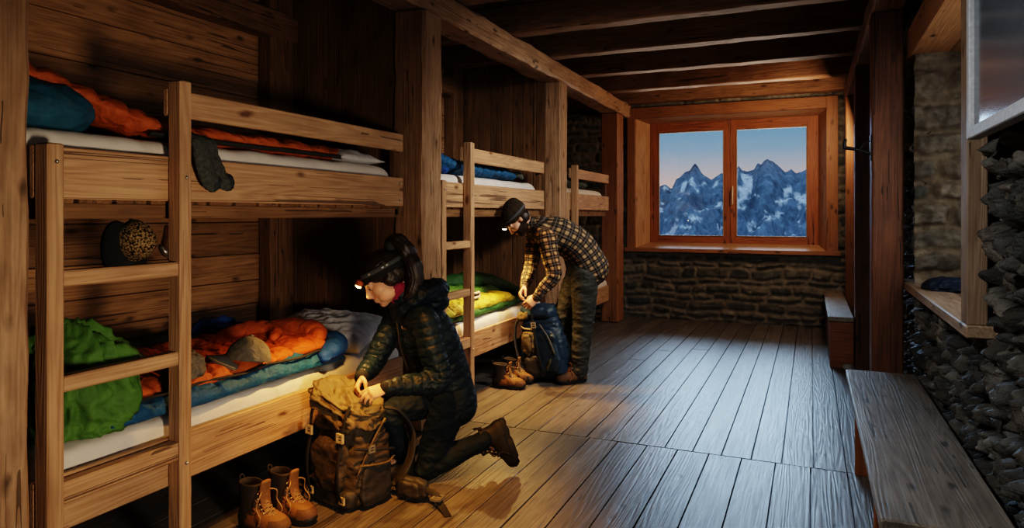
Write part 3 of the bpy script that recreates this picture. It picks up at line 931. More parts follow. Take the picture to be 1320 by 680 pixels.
# ---- mattresses
def mattress(y0, y1, z0, z1, label, mat='sheet', seed=1):
    x0, x1 = -3.60, -2.575
    nu, nv = 130, 60
    # superelliptic closed slab
    b = Blob()
    U = np.linspace(0, 1, nu); rows = []
    prof_n = 44
    a = np.arange(prof_n) * 2 * PI / prof_n
    px = np.sign(np.cos(a)) * np.abs(np.cos(a)) ** .16; pz = np.sign(np.sin(a)) * np.abs(np.sin(a)) ** .45
    V = []
    for u in U:
        e = min(1, (1 - (abs(u - .5) * 2) ** 26)) ** .5
        yy = y0 + (y1 - y0) * u
        V.append(np.column_stack([(x0 + x1) / 2 + px * (x1 - x0) / 2 * (.97 + .03 * e), np.full(prof_n, yy), (z0 + z1) / 2 + pz * (z1 - z0) / 2 * (.5 + .5 * e)]))
    V = np.concatenate(V)
    Fc = grid_faces(nu, prof_n, True)
    Fc.append(tuple(range(prof_n - 1, -1, -1))); Fc.append(tuple((nu - 1) * prof_n + i for i in range(prof_n)))
    up_ = sstep(z0 + .02, z0 + .09, V[:, 2]); V[:, 2] += up_ * (.006 * fbm(V, 5, 3, seed) + .004 * ridged(V * np.array([1, .6, 1]), 7, 2, seed + 3))
    V[:, 0] += .005 * fbm(V, 6, 3, seed + 5)
    o = link('mattress', mesh_np('mattress', V, Fc, True), M[mat])
    return tag(o, label, 'mattress', 'sheeted mattresses in the bunks')
mattress(1.56, 3.98, .424, .622, 'white sheeted mattress on the lower tier of the nearest bunk', seed=1)
mattress(1.50, 3.865, 1.569, 1.83, 'white sheeted mattress on the upper tier of the nearest bunk', seed=2)
mattress(4.37, 6.68, .424, .622, 'white sheeted mattress on the lower tier of the middle bunk', seed=3)
mattress(4.37, 6.51, 1.569, 1.825, 'white sheeted mattress on the upper tier of the middle bunk', seed=4)
mattress(7.16, 9.18, .424, .622, 'white sheeted mattress on the lower tier of the farthest bunk', seed=5)
mattress(7.16, 8.94, 1.569, 1.825, 'white sheeted mattress on the upper tier of the farthest bunk', seed=6)

# ---- pillows
def pillow(c, sx, sy, h, label, tilt=0, rz=0, seed=1, mat='pillow', wr=1.0):
    n = 70
    U, Vv = np.meshgrid(np.linspace(-1, 1, n), np.linspace(-1, 1, n), indexing='ij')
    u, v = U.ravel(), Vv.ravel()
    e = (np.clip(1 - np.abs(u) ** 2.6, 0, 1) * np.clip(1 - np.abs(v) ** 2.6, 0, 1)) ** .55
    pin = 1 - .10 * (np.abs(u) * np.abs(v)) ** 0 * (1 - np.abs(u * v))
    x = u * sx / 2 * (1 - .09 * (1 - v ** 2) * np.abs(u)); y = v * sy / 2 * (1 - .09 * (1 - u ** 2) * np.abs(v))
    p = np.column_stack([x, y, x * 0])
    w = wr * (.016 * ridged(p * np.array([1.0, 2.2, 1]), 5, 3, seed) + .010 * fbm(p, 14, 3, seed + 2)) * e ** .5
    top = np.column_stack([x, y, h * .62 * e + w]); bot = np.column_stack([x, y, -h * .38 * e * .8])
    idx = np.arange(n * n).reshape(n, n); q = []
    for i in range(n - 1):
        for j in range(n - 1):
            q.append((idx[i, j], idx[i + 1, j], idx[i + 1, j + 1], idx[i, j + 1]))
    N = n * n
    Fc = q + [tuple(N + k for k in f[::-1]) for f in q]
    V = np.concatenate([top, bot])
    bm = bmesh.new(); me = mesh_np('pillow', V, Fc, True); bm.from_mesh(me)
    bmesh.ops.remove_doubles(bm, verts=bm.verts, dist=.0005); bm.to_mesh(me); bm.free()
    me.polygons.foreach_set('use_smooth', [True] * len(me.polygons))
    o = link('pillow', me, M[mat]); o.location = c; o.rotation_euler = (tilt, 0, rz)
    return tag(o, label, 'pillow', 'pale pillows in the bunks')
pillow((-3.0, 3.72, .70), .86, .52, .19, 'wrinkled pale grey pillow on the lower tier of the nearest bunk', tilt=.22, rz=.05, seed=3, wr=1.5)
pillow((-2.88, 3.58, 1.85), .60, .46, .11, 'flat cream pillow on the upper tier of the nearest bunk', seed=4)
pillow((-2.95, 8.92, .70), .70, .42, .20, 'white pillow on the lower tier of the farthest bunk, past the bending man', tilt=.2, seed=5)

# ---- soft heaps (crumpled fabric)
def heap(name, c, r, mat, label, cat, seed=1, amp=.28, f=5.0, flat=.35, rot=0, fold=(1, 1, 1), kind_label=None, voxel=None, parent=None, tube_f=0):
    n = 110
    b = Blob().ell((0, 0, 0), (1, 1, 1), seg=n)
    me = b.raw(name)
    V = verts_np(me)
    D = V / np.linalg.norm(V, axis=1)[:, None]
    r = np.array(r, float)
    p = D * r * np.array(fold)
    lump = fbm(p, f * .45, 2, seed + 4)
    rd = ridged(p + .10 * np.column_stack([nz(p, 7, seed), nz(p, 7, seed + 1), nz(p, 7, seed + 2)]), f, 3, seed + 6, .5)
    k = 1 + amp * (lump * .7 + (rd - .62) * 1.1)
    W = D * k[:, None]
    W[:, 2] = np.where(W[:, 2] < -flat, -flat + (W[:, 2] + flat) * .06, W[:, 2])
    W = W * r
    W[:, 2] += flat * r[2]
    set_verts(me, W)
    o = link(name, me, M[mat], parent); o.location = c; o.rotation_euler = (0, 0, rot)
    if parent is None: tag(o, label, cat)
    return o
heap('puffy_jacket', (-2.80, 1.84, .625), (.27, .24, .27), 'green', 'crumpled bright green puffy jacket heaped on the lower bunk behind the ladder', 'jacket', 3, .30, 6.0, .5, fold=(1, 1.4, .8))
heap('rolled_jacket', (-3.36, 3.13, .625), (.20, .25, .16), 'royal', 'bundled royal blue puffy jacket against the boards on the lower bunk', 'jacket', 5, .34, 6.5, .5)
heap('fleece_jacket', (-3.32, 2.55, .64), (.22, .30, .135), 'dark', 'dark crumpled fleece against the boards behind the ladder', 'jacket', 8, .3, 6, .45)
heap('dark_jumper', (-2.98, 2.12, .70), (.17, .15, .125), 'dark', 'dark crumpled jumper lying on the near end of the lower orange sleeping bag', 'jumper', 12, .35, 8, .45)
heap('fleece_jacket', (-3.38, 1.78, .625), (.20, .30, .20), 'dgreen', 'dark green fleece behind the bright green puffy jacket', 'jacket', 15, .3, 6, .5)
heap('stuff_sack', (-2.72, 1.66, 1.83), (.14, .22, .125), 'teal', 'round teal stuff sack under the orange sleeping bag on the top bunk', 'stuff sack', 9, .13, 5, .6)
heap('dark_jacket', (-3.05, 2.02, 1.83), (.18, .34, .155), 'dark', 'dark jacket lying behind the orange sleeping bag on the top bunk', 'jacket', 18, .3, 6, .5)
heap('stuff_sack', (-2.72, 4.57, .622), (.09, .12, .10), 'navy', 'small round navy stuff sack at the near end of the green sleeping bag', 'stuff sack', 19, .08, 5, .75)
heap('folded_towel', (-2.66, 4.46, 1.825), (.07, .05, .085), 'olive', 'small olive bundle beside the blue sleeping bag on the middle top bunk', 'towel', 21, .15, 6, .7)
heap('knitted_beanie', (-2.64, 2.27, .755), (.085, .10, .09), 'greywool', 'grey knitted beanie next to the ladder on the lower orange sleeping bag', 'beanie', 25, .22, 11, .5)
heap('wool_mitten', (-2.625, 2.19, .70), (.055, .07, .055), 'sock', 'dark grey wool mitten beneath the grey knitted beanie', 'mitten', 26, .15, 9, .5)
heap('folded_cloth', (.80, 5.02, 1.03), (.13, .17, .055), 'navy', 'dark blue folded cloth lying on the stone niche sill', 'cloth', 27, .3, 9, .4)

# ---- sleeping bags
def bag_slab(name, x0, x1, y0, y1, z, th, mat, parent, seed, quilt=.16, qdir=1, qa=.35, rise=None, wav=.03, nu=300, nv=120, ex=3.0, sag=0.02):
    """quilted flat bag: grid over (y, x) with a rounded rim"""
    U, Vv = np.meshgrid(np.linspace(-1, 1, nu), np.linspace(-1, 1, nv), indexing='ij')
    u, v = U.ravel(), Vv.ravel()
    rim = (np.clip(1 - np.abs(u) ** 14, 0, 1) ** .5) * (np.clip(1 - np.abs(v) ** 9, 0, 1) ** .5)
    y = (y0 + y1) / 2 + u * (y1 - y0) / 2; x = (x0 + x1) / 2 + v * (x1 - x0) / 2
    p0 = np.column_stack([x, y, x * 0])
    y = y + wav * fbm(p0, 3.0, 3, seed) * (.4 + .6 * np.abs(u)); x = x + wav * fbm(p0, 2.6, 3, seed + 3) * (.4 + .6 * np.abs(v))
    p = np.column_stack([x, y, x * 0])
    s = (y if qdir == 1 else x) + .03 * fbm(p, 4, 2, seed + 9)
    puff = np.abs(np.sin(PI * s / quilt)) ** .55
    w = (1 - qa + qa * puff) + .16 * fbm(p, 6, 3, seed + 5) + .22 * (ridged(p * np.array([1, 1.5, 1]), 6, 3, seed + 7) - .6) + .30 * (ridged(p * np.array([.55, 1.6, 1]), 19, 3, seed + 11) - .62) * (1.15 - puff)
    hi = th * rim * np.clip(w, .25, 1.6)
    zt = z + th * .25 + hi * .8
    zb = z + th * .25 - th * .25 * rim
    if rise is not None:
        r = rise(x, y); zt = zt + r; zb = zb + r
    N = nu * nv
    q = grid_faces(nu, nv)
    q = [f[::-1] for f in q]
    Fc = q + [tuple(N + k for k in f[::-1]) for f in q]
    V = np.concatenate([np.column_stack([x, y, zt]), np.column_stack([x, y, zb])])
    me = mesh_np(name, V, Fc, True)
    bm = bmesh.new(); bm.from_mesh(me); bmesh.ops.remove_doubles(bm, verts=bm.verts, dist=.0008)
    bmesh.ops.recalc_face_normals(bm, faces=bm.faces); bm.to_mesh(me); bm.free()
    me.polygons.foreach_set('use_smooth', [True] * len(me.polygons))
    return link(name, me, M[mat], parent)

def roll(name, pts, rad, mat, parent, seed, quilt=.12, amp=.12, flat=1.0, sub=14, seg=40, wr=.13):
    V, Fc = tube_np(pts, rad, seg, sub, None, flat)
    me = mesh_np(name, V, Fc, True)
    N = normals_np(me)
    L = np.linalg.norm(np.diff(np.array([tuple(p) for p in pts], float), axis=0), axis=1).sum()
    ring = np.repeat(np.arange(len(V) // seg), seg)[:len(V)]
    s = ring / ring.max() * L
    r = np.mean(rad)
    d = -amp * r * (1 - np.abs(np.sin(PI * (s + .02 * nz(V, 8, seed)) / quilt)) ** .5) + .07 * r * fbm(V, 9, 3, seed) + wr * r * (ridged(V, 8, 3, seed + 3) - .62)
    set_verts(me, V + N * d[:, None])
    return link(name, me, M[mat], parent)

# lower tier of the nearest bunk: opened bag, blue shell with an orange lining
sb = tag(empty('sleeping_bag', (-2.9, 2.6, .62)), 'opened orange sleeping bag with a blue shell on the lower tier of the nearest bunk', 'sleeping bag')
def off(o, root):
    V = verts_np(o.data) - np.array(root.location); set_verts(o.data, V); return o
off(bag_slab('shell', -3.34, -2.545, 1.86, 3.33, .623, .105, 'blue', sb, 31, .17, 1, .3, wav=.03), sb)
def rise1(x, y):
    return .045 * np.exp(-((y - 3.18) / .11) ** 2 - ((x + 2.95) / .38) ** 2) + .03 * np.exp(-((x + 3.2) / .12) ** 2)
off(bag_slab('lining', -3.33, -2.60, 1.87, 3.27, .695, .085, 'orange', sb, 37, .15, 1, .45, rise=rise1, wav=.035), sb)
off(roll('rolled_edge', [(-3.10, 3.20, .80), (-2.90, 3.25, .82), (-2.72, 3.27, .80), (-2.66, 3.22, .77)], [.04, .062, .066, .045], 'orange', sb, 41), sb)
off(roll('turned_up_shell', [(-2.95, 3.35, .70), (-2.75, 3.37, .72), (-2.60, 3.31, .72), (-2.56, 3.16, .69)], [.05, .07, .075, .045], 'royal', sb, 43), sb)
off(roll('fold', [(-3.18, 2.98, .79), (-3.06, 3.10, .82), (-2.92, 3.14, .81), (-2.84, 3.06, .79)], [.03, .055, .05, .03], 'orange', sb, 45), sb)
tube('zip_edge', [Vector((-2.575 + .012 * math.sin(k * 1.7), 1.93 + k * .13, .722 + .006 * math.sin(k * 2.3))) - Vector(sb.location) for k in range(11)], .007, M['webbing'], sb, seg=8, sub=5)

# upper tier of the nearest bunk
sb = tag(empty('sleeping_bag', (-2.8, 2.6, 1.83)), 'orange mummy sleeping bag stretched along the upper tier of the nearest bunk', 'sleeping bag')
off(roll('body', [(-2.90, 1.42, 2.07), (-2.85, 1.62, 2.055), (-2.80, 1.80, 2.0), (-2.77, 2.0, 1.925), (-2.76, 2.25, 1.888), (-2.77, 2.8, 1.882), (-2.78, 3.2, 1.88), (-2.78, 3.42, 1.875)],
         [.12, .13, .14, .16, .18, .19, .19, .15], 'orange', sb, 51, .15, .14, [.45, .45, .42, .40, .30, .29, .28, .28], 18, 48), sb)
ribbon('dark_underside', [Vector(p) - Vector(sb.location) for p in ((-2.585, 2.05, 1.848), (-2.572, 2.5, 1.842), (-2.575, 3.0, 1.846), (-2.61, 3.40, 1.85))], .03, .012, (1, 0, .4), M['webbing'], sb)

# lower tier of the middle bunk
sb = tag(empty('sleeping_bag', (-2.9, 5.3, .62)), 'green sleeping bag opened to a yellow lining on the lower tier of the middle bunk', 'sleeping bag')
off(bag_slab('shell', -3.40, -2.60, 4.50, 6.25, .623, .10, 'dgreen', sb, 61, .17, 1, .3, wav=.03), sb)
off(bag_slab('lining', -3.10, -2.61, 4.58, 6.05, .675, .10, 'lime', sb, 64, .2, 1, .4, wav=.035), sb)
off(bag_slab('turned_back_flap', -3.36, -2.82, 5.15, 6.42, .715, .13, 'green', sb, 66, .17, 0, .4, wav=.05), sb)
off(roll('rolled_hood', [(-3.25, 5.55, .84), (-3.0, 5.85, .86), (-2.86, 6.15, .80), (-2.72, 6.28, .74)], [.07, .10, .09, .06], 'dgreen', sb, 68), sb)
# goggles-like strap on it
gg = tag(empty('ski_goggles', (-2.66, 5.28, .775)), 'white framed goggles with a dark strap lying on the green sleeping bag', 'goggles')
b = Blob().tube([(0, -.085, .035), (.012, -.05, .055), (.016, 0, .05), (.012, .05, .055), (0, .085, .035), (.012, .05, .012), (.016, 0, .016), (.012, -.05, .012), (0, -.085, .035)], .011, seg=10, sub=4, cap=False)
link('frame', b.raw('frame'), M['handle'], gg)
lb = Blob().ell((.004, 0, .034), (.012, .075, .022)); link('lens', lb.raw('lens'), M['iron'], gg)
ribbon('strap', [(-.005, -.085, .035), (-.08, -.10, .04), (-.13, -.02, .05), (-.12, .06, .045), (-.05, .11, .035), (-.005, .085, .035)], .035, .004, (0, 0, 1), M['webbing'], gg)

# upper tier of the middle bunk
sb = tag(empty('sleeping_bag', (-2.75, 5.4, 1.825)), 'blue quilted sleeping bag on the upper tier of the middle bunk', 'sleeping bag')
off(roll('body', [(-2.74, 4.62, 1.93), (-2.73, 4.9, 1.90), (-2.73, 5.3, 1.885), (-2.73, 5.8, 1.885), (-2.74, 6.10, 1.88)], [.15, .15, .15, .15, .12], 'blue', sb, 71, .085, .22, [.55, .45, .42, .42, .42], 18), sb)
off(roll('hood', [(-2.80, 4.40, 1.98), (-2.74, 4.55, 1.985), (-2.70, 4.68, 1.93), (-2.68, 4.75, 1.88)], [.06, .08, .08, .06], 'royal', sb, 73), sb)
off(roll('drawcord_end', [(-2.68, 6.12, 1.90), (-2.64, 6.2, 1.90), (-2.63, 6.26, 1.87)], [.02, .03, .02], 'greyquilt', sb, 74), sb)
# upper tier of the farthest bunk
sb = tag(empty('sleeping_bag', (-2.75, 7.9, 1.825)), 'dark grey green quilted sleeping bag on the upper tier of the farthest bunk', 'sleeping bag')
off(roll('body', [(-2.75, 7.22, 1.93), (-2.74, 7.5, 1.90), (-2.74, 7.9, 1.89), (-2.74, 8.25, 1.89), (-2.74, 8.45, 1.88)], [.15, .15, .15, .14, .10], 'greyquilt', sb, 81, .085, .25, [.6, .5, .45, .5, .5], 18), sb)

# ---- socks over the rail of the nearest top bunk
def sock(dy, pts, label, seed):
    t = tag(empty('wool_sock', (-2.53, 2.28 + dy, 1.752)), label, 'sock', 'grey socks drying over the top bunk rail')
    V, Fc = tube_np(pts, [.040, .042, .042, .044, .047, .048, .044, .03], 28, 6, [(0, 1, 0)] * 8, .45)
    me = mesh_np('knit_tube', V, Fc, True); N = normals_np(me)
    set_verts(me, V + N * (.008 * fbm(V, 22, 3, seed))[:, None])
    link('knit_tube', me, M['sock'], t)
    a, c = Vector(pts[-1]), Vector(pts[-2])
    tube('toe', [c * .35 + a * .65, a, a + (a - c) * .35], [.040, .038, .022], M['dark'], t, seg=20, sub=3, lat=[(0, 1, 0)] * 3, flat=.6)
sock(0, [(-.11, .03, .085), (-.05, .02, .095), (.01, .015, .08), (.025, .02, .03), (.028, .035, -.03), (.03, .06, -.075), (.035, .10, -.10), (.035, .125, -.10)], 'dark grey wool sock hanging longer over the top bunk rail', 5)
sock(-.01, [(-.12, -.08, .08), (-.06, -.07, .095), (.02, -.05, .09), (.045, -.04, .04), (.05, -.03, -.02), (.05, -.01, -.075), (.05, .02, -.105), (.05, .04, -.115)], 'nearer grey wool sock over the top bunk rail, toe hanging straight down', 9)

# ---- cap on the sleeping bag
cp = tag(empty('baseball_cap', (-2.62, 2.64, .765), -.5), 'faded grey baseball cap lying on the lower orange sleeping bag', 'cap')
def cap_crown(name, r, h, mat, parent, seed, M4=None):
    b = Blob().ell((0, 0, 0), (1, 1, 1), seg=64); me = b.raw(name); V = verts_np(me)
    V[:, 2] = np.where(V[:, 2] < 0, V[:, 2] * .03, V[:, 2])
    V = V * np.array([r, r * .86, h])
    V += (V / (np.linalg.norm(V, axis=1)[:, None] + 1e-6)) * ((.006 if mat is not M['woven'] else .008) * fbm(V, 9, 3, seed))[:, None]
    set_verts(me, V if M4 is None else mat_world(M4, V))
    return link(name, me, mat, parent)
def cap_brim(name, r, ln, mat, parent, M4=None, droop=.03):
    V, nA, nR = [], 25, 8
    for s in (1, -1):
        for i in range(nA):
            a = (-1 + 2 * i / (nA - 1)) * 1.15
            for k in range(nR):
                q = k / (nR - 1)
                rr = r * .9 + q * ln * math.cos(a * .95)
                V.append((rr * math.cos(a), rr * math.sin(a) * .88, s * .004 + .012 - droop * q * .3 - droop * 1.6 * (math.sin(a)) ** 2))
    Fc = grid_faces(nA, nR); N = nA * nR
    Fc = Fc + [tuple(N + i for i in f[::-1]) for f in Fc]
    for i in range(nA - 1): Fc.append((i * nR + nR - 1, (i + 1) * nR + nR - 1, N + (i + 1) * nR + nR - 1, N + i * nR + nR - 1))
    V = np.array(V)
    if M4 is not None: V = mat_world(M4, V)
    return link(name, mesh_np(name, V, Fc, True), mat, parent)
cp.rotation_euler = (.10, -.16, 3.95); cp.scale = (1.12, 1.12, 1.12)
cap_crown('crown', .098, .105, M['capgrey'], cp, 4)
cap_brim('brim', .098, .085, M['capbrim'], cp)
b = Blob().ell((0, 0, .108), (.010, .010, .006)); link('button', b.raw('button'), M['capgrey'], cp)

# ---- cap hanging on the board wall, crown towards the room
hc = tag(empty('knit_cap', (-3.70, 2.80, 1.345)), 'speckled woven cap with a dark brim hanging on the board wall below the top bunk', 'cap')
hc.scale = (1.15, 1.15, 1.15)
cap_crown('crown', .105, .12, M['woven'], hc, 7, Matrix.Translation((.012, .015, .0)) @ Matrix.Rotation(PI / 2, 4, 'Y'))
cap_brim('brim', .10, .10, M['hatbrim'], hc, Matrix.Translation((.015, .0, -.01)) @ Matrix.Rotation(PI / 2, 4, 'Y'))
tube('hanging_loop', [(.0, .0, .16), (.015, .0, .12), (.02, .0, .085)], [.006, .006, .006], M['hatbrim'], hc, seg=8, sub=3)
b = Blob().ell((.012, -.075, -.035), (.012, .085, .14)); link('cap_shadow', b.raw('cap_shadow'), M['hatbrim'], hc)  # flat dark ellipsoid standing in for the cap's shadow on the wall
ls = tag(empty('hanging_strap', (-3.69, 3.05, 1.30)), 'short brown strap hanging on the board wall right of the speckled cap', 'strap')
ribbon('band', [(.0, 0, .13), (.02, -.02, .07), (.035, -.04, .02), (.03, -.015, -.04), (.04, .01, -.09), (.02, .03, -.13)], .03, .006, (1, .3, 0), M['strap_leather'], ls)
b = Blob().tube([(.03, -.06, .0), (.04, -.045, -.03), (.035, -.02, -.06)], [.012, .018, .01], seg=10, sub=3); link('buckle', b.raw('buckle'), M['bolt'], ls)

# ================================================================== BOOTS
def boot_outline(n, L, W):
    """plan outline of a sole: toe at +x, heel at -x"""
    out = []
    for i in range(n):
        a = 2 * PI * i / n
        c, s = math.cos(a), math.sin(a)
        x = L / 2 * math.copysign(abs(c) ** .85, c)
        w = W / 2 * (1.0 + .12 * math.sin(x / L * 3.2) - .10 * math.exp(-((x / L + .12) / .14) ** 2)) * (.93 if x < 0 else 1)
        out.append((x, w * math.copysign(abs(s) ** .8, s)))
    return np.array(out)

def make_boot(root, L=.30, W=.112, H=.20, mats=None, side=1, open_top=True):
    mt = dict(main='leather', dark='bootdark', toe='leather_d', sole='rubber', lace='lace', collar='bootdark'); mt.update(mats or {})
    n = 48
    O = boot_outline(n, L, W)
    O[:, 1] += side * .008 * np.sin(O[:, 0] / L * 3)
    # sole with tread notches
    V, Fc = [], []
    for (z, k) in ((0, .95), (.012, 1.0), (.026, 1.02), (.036, 1.0)):
        ring = O * k
        toe = np.clip((O[:, 0] / (L / 2) - .55), 0, 1)
        zz = z + toe ** 2 * .06 * (1 if z < .02 else .6)
        if z == 0:
            ang = np.arange(n); zz = zz + np.where((ang % 4) < 2, .0, .007)
        V.append(np.column_stack([ring, zz]))
    Fc = grid_faces(4, n, True) + [tuple(range(n - 1, -1, -1)), tuple(3 * n + i for i in range(n))]
    link('sole', mesh_np('sole', np.concatenate(V), Fc), M[mt['sole']], root)
    # upper: stacked plan sections, toe box to shaft
    def upper(name, levels, mat, noise=.002, topcap=True, botcap=True):
        V = []
        for (z, xh, xt, w, bul) in levels:
            a = np.arange(n) * 2 * PI / n
            c, s = np.cos(a), np.sin(a)
            xm, xr = (xh + xt) / 2, (xt - xh) / 2
            V.append(np.column_stack([xm + xr * np.sign(c) * np.abs(c) ** .85, w / 2 * np.sign(s) * np.abs(s) ** .85 * (1 + .12 * np.sin((xm + xr * c) / L * 3) * bul), np.full(n, z) + (.012 * np.clip(-(xm + xr * c) / L + .0, -.2, .5) if z > .16 else 0)]))
        V = np.concatenate(V)
        V[:, 1] += side * .008 * np.sin(V[:, 0] / L * 3) + noise * nz(V, 30, 3); V[:, 2] += noise * nz(V, 25, 5)
        Fc = grid_faces(len(levels), n, True)
        if botcap: Fc += [tuple(range(n - 1, -1, -1))]
        if topcap: Fc += [tuple((len(levels) - 1) * n + i for i in range(n))]
        return link(name, mesh_np(name, V, Fc, True), M[mat], root)
    h, t = -L / 2 + .004, L / 2 - .004
    lv = [(.034, h, t, W, 1), (.05, h - .003, t + .002, W * 1.03, 1), (.066, h - .002, t - .006, W * 1.0, 1), (.080, h + .004, t - .025, W * .95, 1), (.092, h + .009, t - .062, W * .88, .6),
          (.105, h + .013, t - .105, W * .80, .3), (.120, h + .015, t - .145, W * .73, 0), (.12 + (H - .12) * .4, h + .013, t - .163, W * .72, 0), (.12 + (H - .12) * .78, h + .008, t - .166, W * .77, 0), (H, h + .003, t - .160, W * .80, 0)]
    up = upper('upper', lv, mt['main'], topcap=not open_top)
    if open_top:
        cl = [(H - .012, h + .004, t - .161, W * .80, 0), (H, h + .001, t - .158, W * .83, 0), (H + .008, h + .008, t - .166, W * .76, 0), (H + .004, h + .014, t - .174, W * .66, 0), (H - .02, h + .016, t - .178, W * .60, 0), (H - .09, h + .018, t - .178, W * .58, 0)]
        upper('collar', cl, mt['collar'], botcap=False)
    # rand and toe cap, heel counter, collar, tongue
    def shell(name, levels, mat, x_from=None, x_to=None, grow=.003):
        V = []
        for (z, xh, xt, w, bul) in levels:
            a = np.arange(n) * 2 * PI / n; c, s = np.cos(a), np.sin(a)
            xm, xr = (xh + xt) / 2, (xt - xh) / 2
            V.append(np.column_stack([xm + (xr + grow) * np.sign(c) * np.abs(c) ** .85, (w / 2 + grow) * np.sign(s) * np.abs(s) ** .85 * (1 + .12 * np.sin((xm + xr * c) / L * 3) * bul), np.full(n, z)]))
        V = np.concatenate(V); V[:, 1] += side * .008 * np.sin(V[:, 0] / L * 3)
        Fc = []
        for f in grid_faces(len(levels), n, True):
            cx = np.mean([V[i][0] for i in f])
            if (x_from is None or cx > x_from) and (x_to is None or cx < x_to): Fc.append(f)
        me = mesh_np(name, V, Fc, True)
        bm = bmesh.new(); bm.from_mesh(me); bmesh.ops.delete(bm, geom=[v for v in bm.verts if not v.link_faces], context='VERTS')
        bm.to_mesh(me); bm.free()
        me.polygons.foreach_set('use_smooth', [True] * len(me.polygons))
        return link(name, me, M[mat], root)
    shell('toe_cap', lv[0:4], mt['toe'], x_from=L * .27)
    shell('heel_counter', lv[0:7], mt['dark'], x_to=-L * .20)
    shell('ankle_panel', lv[4:10], mt['dark'], x_to=-L * .06, grow=.002)
    xt = t - .150
    b = Blob().tube([(L * .22, 0, .088), (L * .10, 0, .112), (.012, 0, .145), (xt + .012, 0, H - .02), (xt + .018, 0, H + .022)], [.02, .026, .03, .032, .03], seg=20, sub=5, lat=[(0, 1, 0)] * 5, flat=.35)
    link('tongue', b.raw('tongue'), M[mt['main']], root)
    # laces: zig-zag over the instep and up the shaft
    path = [(L * .245, .080), (L * .185, .094), (L * .125, .109), (L * .07, .124), (.008, .145), (-.005, .168), (-.007, .19)]
    lb = Blob()
    for k, (x, z) in enumerate(path):
        w = .030 - .001 * k
        lb.tube([(x, -w, z - .007), (x + .006, 0, z + .008), (x, w, z - .007)], .0036, seg=8, sub=4)
        if k < len(path) - 1:
            x2, z2 = path[k + 1]
            lb.tube([(x, -w, z - .006), ((x + x2) / 2 + .008, 0, (z + z2) / 2 + .010), (x2, w, z2 - .006)], .0033, seg=8, sub=4)
            lb.tube([(x, w, z - .006), ((x + x2) / 2 + .009, 0, (z + z2) / 2 + .012), (x2, -w, z2 - .006)], .0033, seg=8, sub=4)
    for s in (1, -1):
        lb.tube([(0, s * .01, H - .015), (.03, s * .05, H - .03), (.02, s * .062, H - .08), (.05, s * .066, H - .12), (.035, s * .064, .055)], .0032, seg=8, sub=6)
    link('lace', lb.raw('lace'), M[mt['lace']], root)
    for s in (1, -1):
        eb = Blob()
        for k, (x, z) in enumerate(path):
            eb.ell((x - .002, s * (.034 - .001 * k), z - .008), .0048, seg=10)
        link('eyelet_row', eb.raw('eyelet_row'), M['brass'], root)
    lp = Blob().tube([(h + .004, -.012, H - .015), (h - .006, -.01, H + .022), (h - .006, .01, H + .022), (h + .004, .012, H - .015)], .004, seg=8, sub=4)
    link('pull_loop', lp.raw('pull_loop'), M[mt['dark']], root)
    return root

def boot(loc, rz, label, group, side=1, mats=None, H=.20, L=.30):
    t = tag(empty('hiking_boot', loc, rz), label, 'boot', group)
    return make_boot(t, L=L, mats=mats, side=side, H=H)
def gang(u0, v0, u1, v1):
    a, c = G(u0, v0), G(u1, v1); return math.atan2(c.y - a.y, c.x - a.x)
ang = math.atan2((RV * .88 - FV * .48).y, (RV * .88 - FV * .48).x)
p = G(340, 684); boot((p.x, p.y, 0), ang, 'tan nubuck hiking boot standing under the near bunk, the nearer of its pair', 'tan boots under the near bunk', 1, H=.215)
p = G(377, 668); boot((p.x, p.y, 0), ang + .05, 'tan nubuck hiking boot standing under the near bunk, the one by the khaki backpack', 'tan boots under the near bunk', -1, H=.215)
ang2 = math.atan2((RV * .93 - FV * .36).y, (RV * .93 - FV * .36).x)
p = G(656, 500); boot((p.x, p.y, 0), ang2, 'tan hiking boot beside the navy backpack, in front of its mate', 'tan boots beside the navy backpack', 1)
p = G(668, 492.5); boot((p.x, p.y, 0), ang2 - .06, 'tan hiking boot beside the navy backpack, the one behind its mate', 'tan boots beside the navy backpack', -1)

# ================================================================== PACKS
def pack_body(name, root, w, d, h, mat, seed, slump=.0, top_round=.6, fold=.012, n=72, taper=.9, bulge=.06):
    """rounded-rectangle loft, x = width, y = depth (front at -y), z up"""
    lv = np.linspace(0, 1, 60); V = []
    a = np.arange(n) * 2 * PI / n; c, s = np.cos(a), np.sin(a)
    ex = .5
    px, py = np.sign(c) * np.abs(c) ** ex, np.sign(s) * np.abs(s) ** ex
    for t in lv:
        k = (1 - (1 - min(t / .10, 1)) ** 2 * .35) * (1 - max(0, (t - .86) / .14) ** 2 * top_round)
        k *= taper + (1 - taper) * math.sin(PI * min(t + .15, 1)) + bulge * math.sin(PI * t)
        V.append(np.column_stack([px * w / 2 * k, py * d / 2 * k, np.full(n, t * h)]))
    V = np.concatenate(V)
    Fc = grid_faces(60, n, True) + [tuple(range(n - 1, -1, -1)), tuple(59 * n + i for i in range(n))]
    me = mesh_np(name, V, Fc, True); N = normals_np(me)
    t = V[:, 2] / h
    f = fold * (2.2 * (ridged(V * np.array([1, 1, 2.2]), 5.5, 3, seed) - .62) + 1.0 * fbm(V, 7, 3, seed + 3)) * (.5 + 1.3 * sstep(.5, .95, t))
    V = V + N * f[:, None]
    V[:, 0] += slump * sstep(.55, 1, t) * h
    set_verts(me, V)
    return link(name, me, M[mat], root)

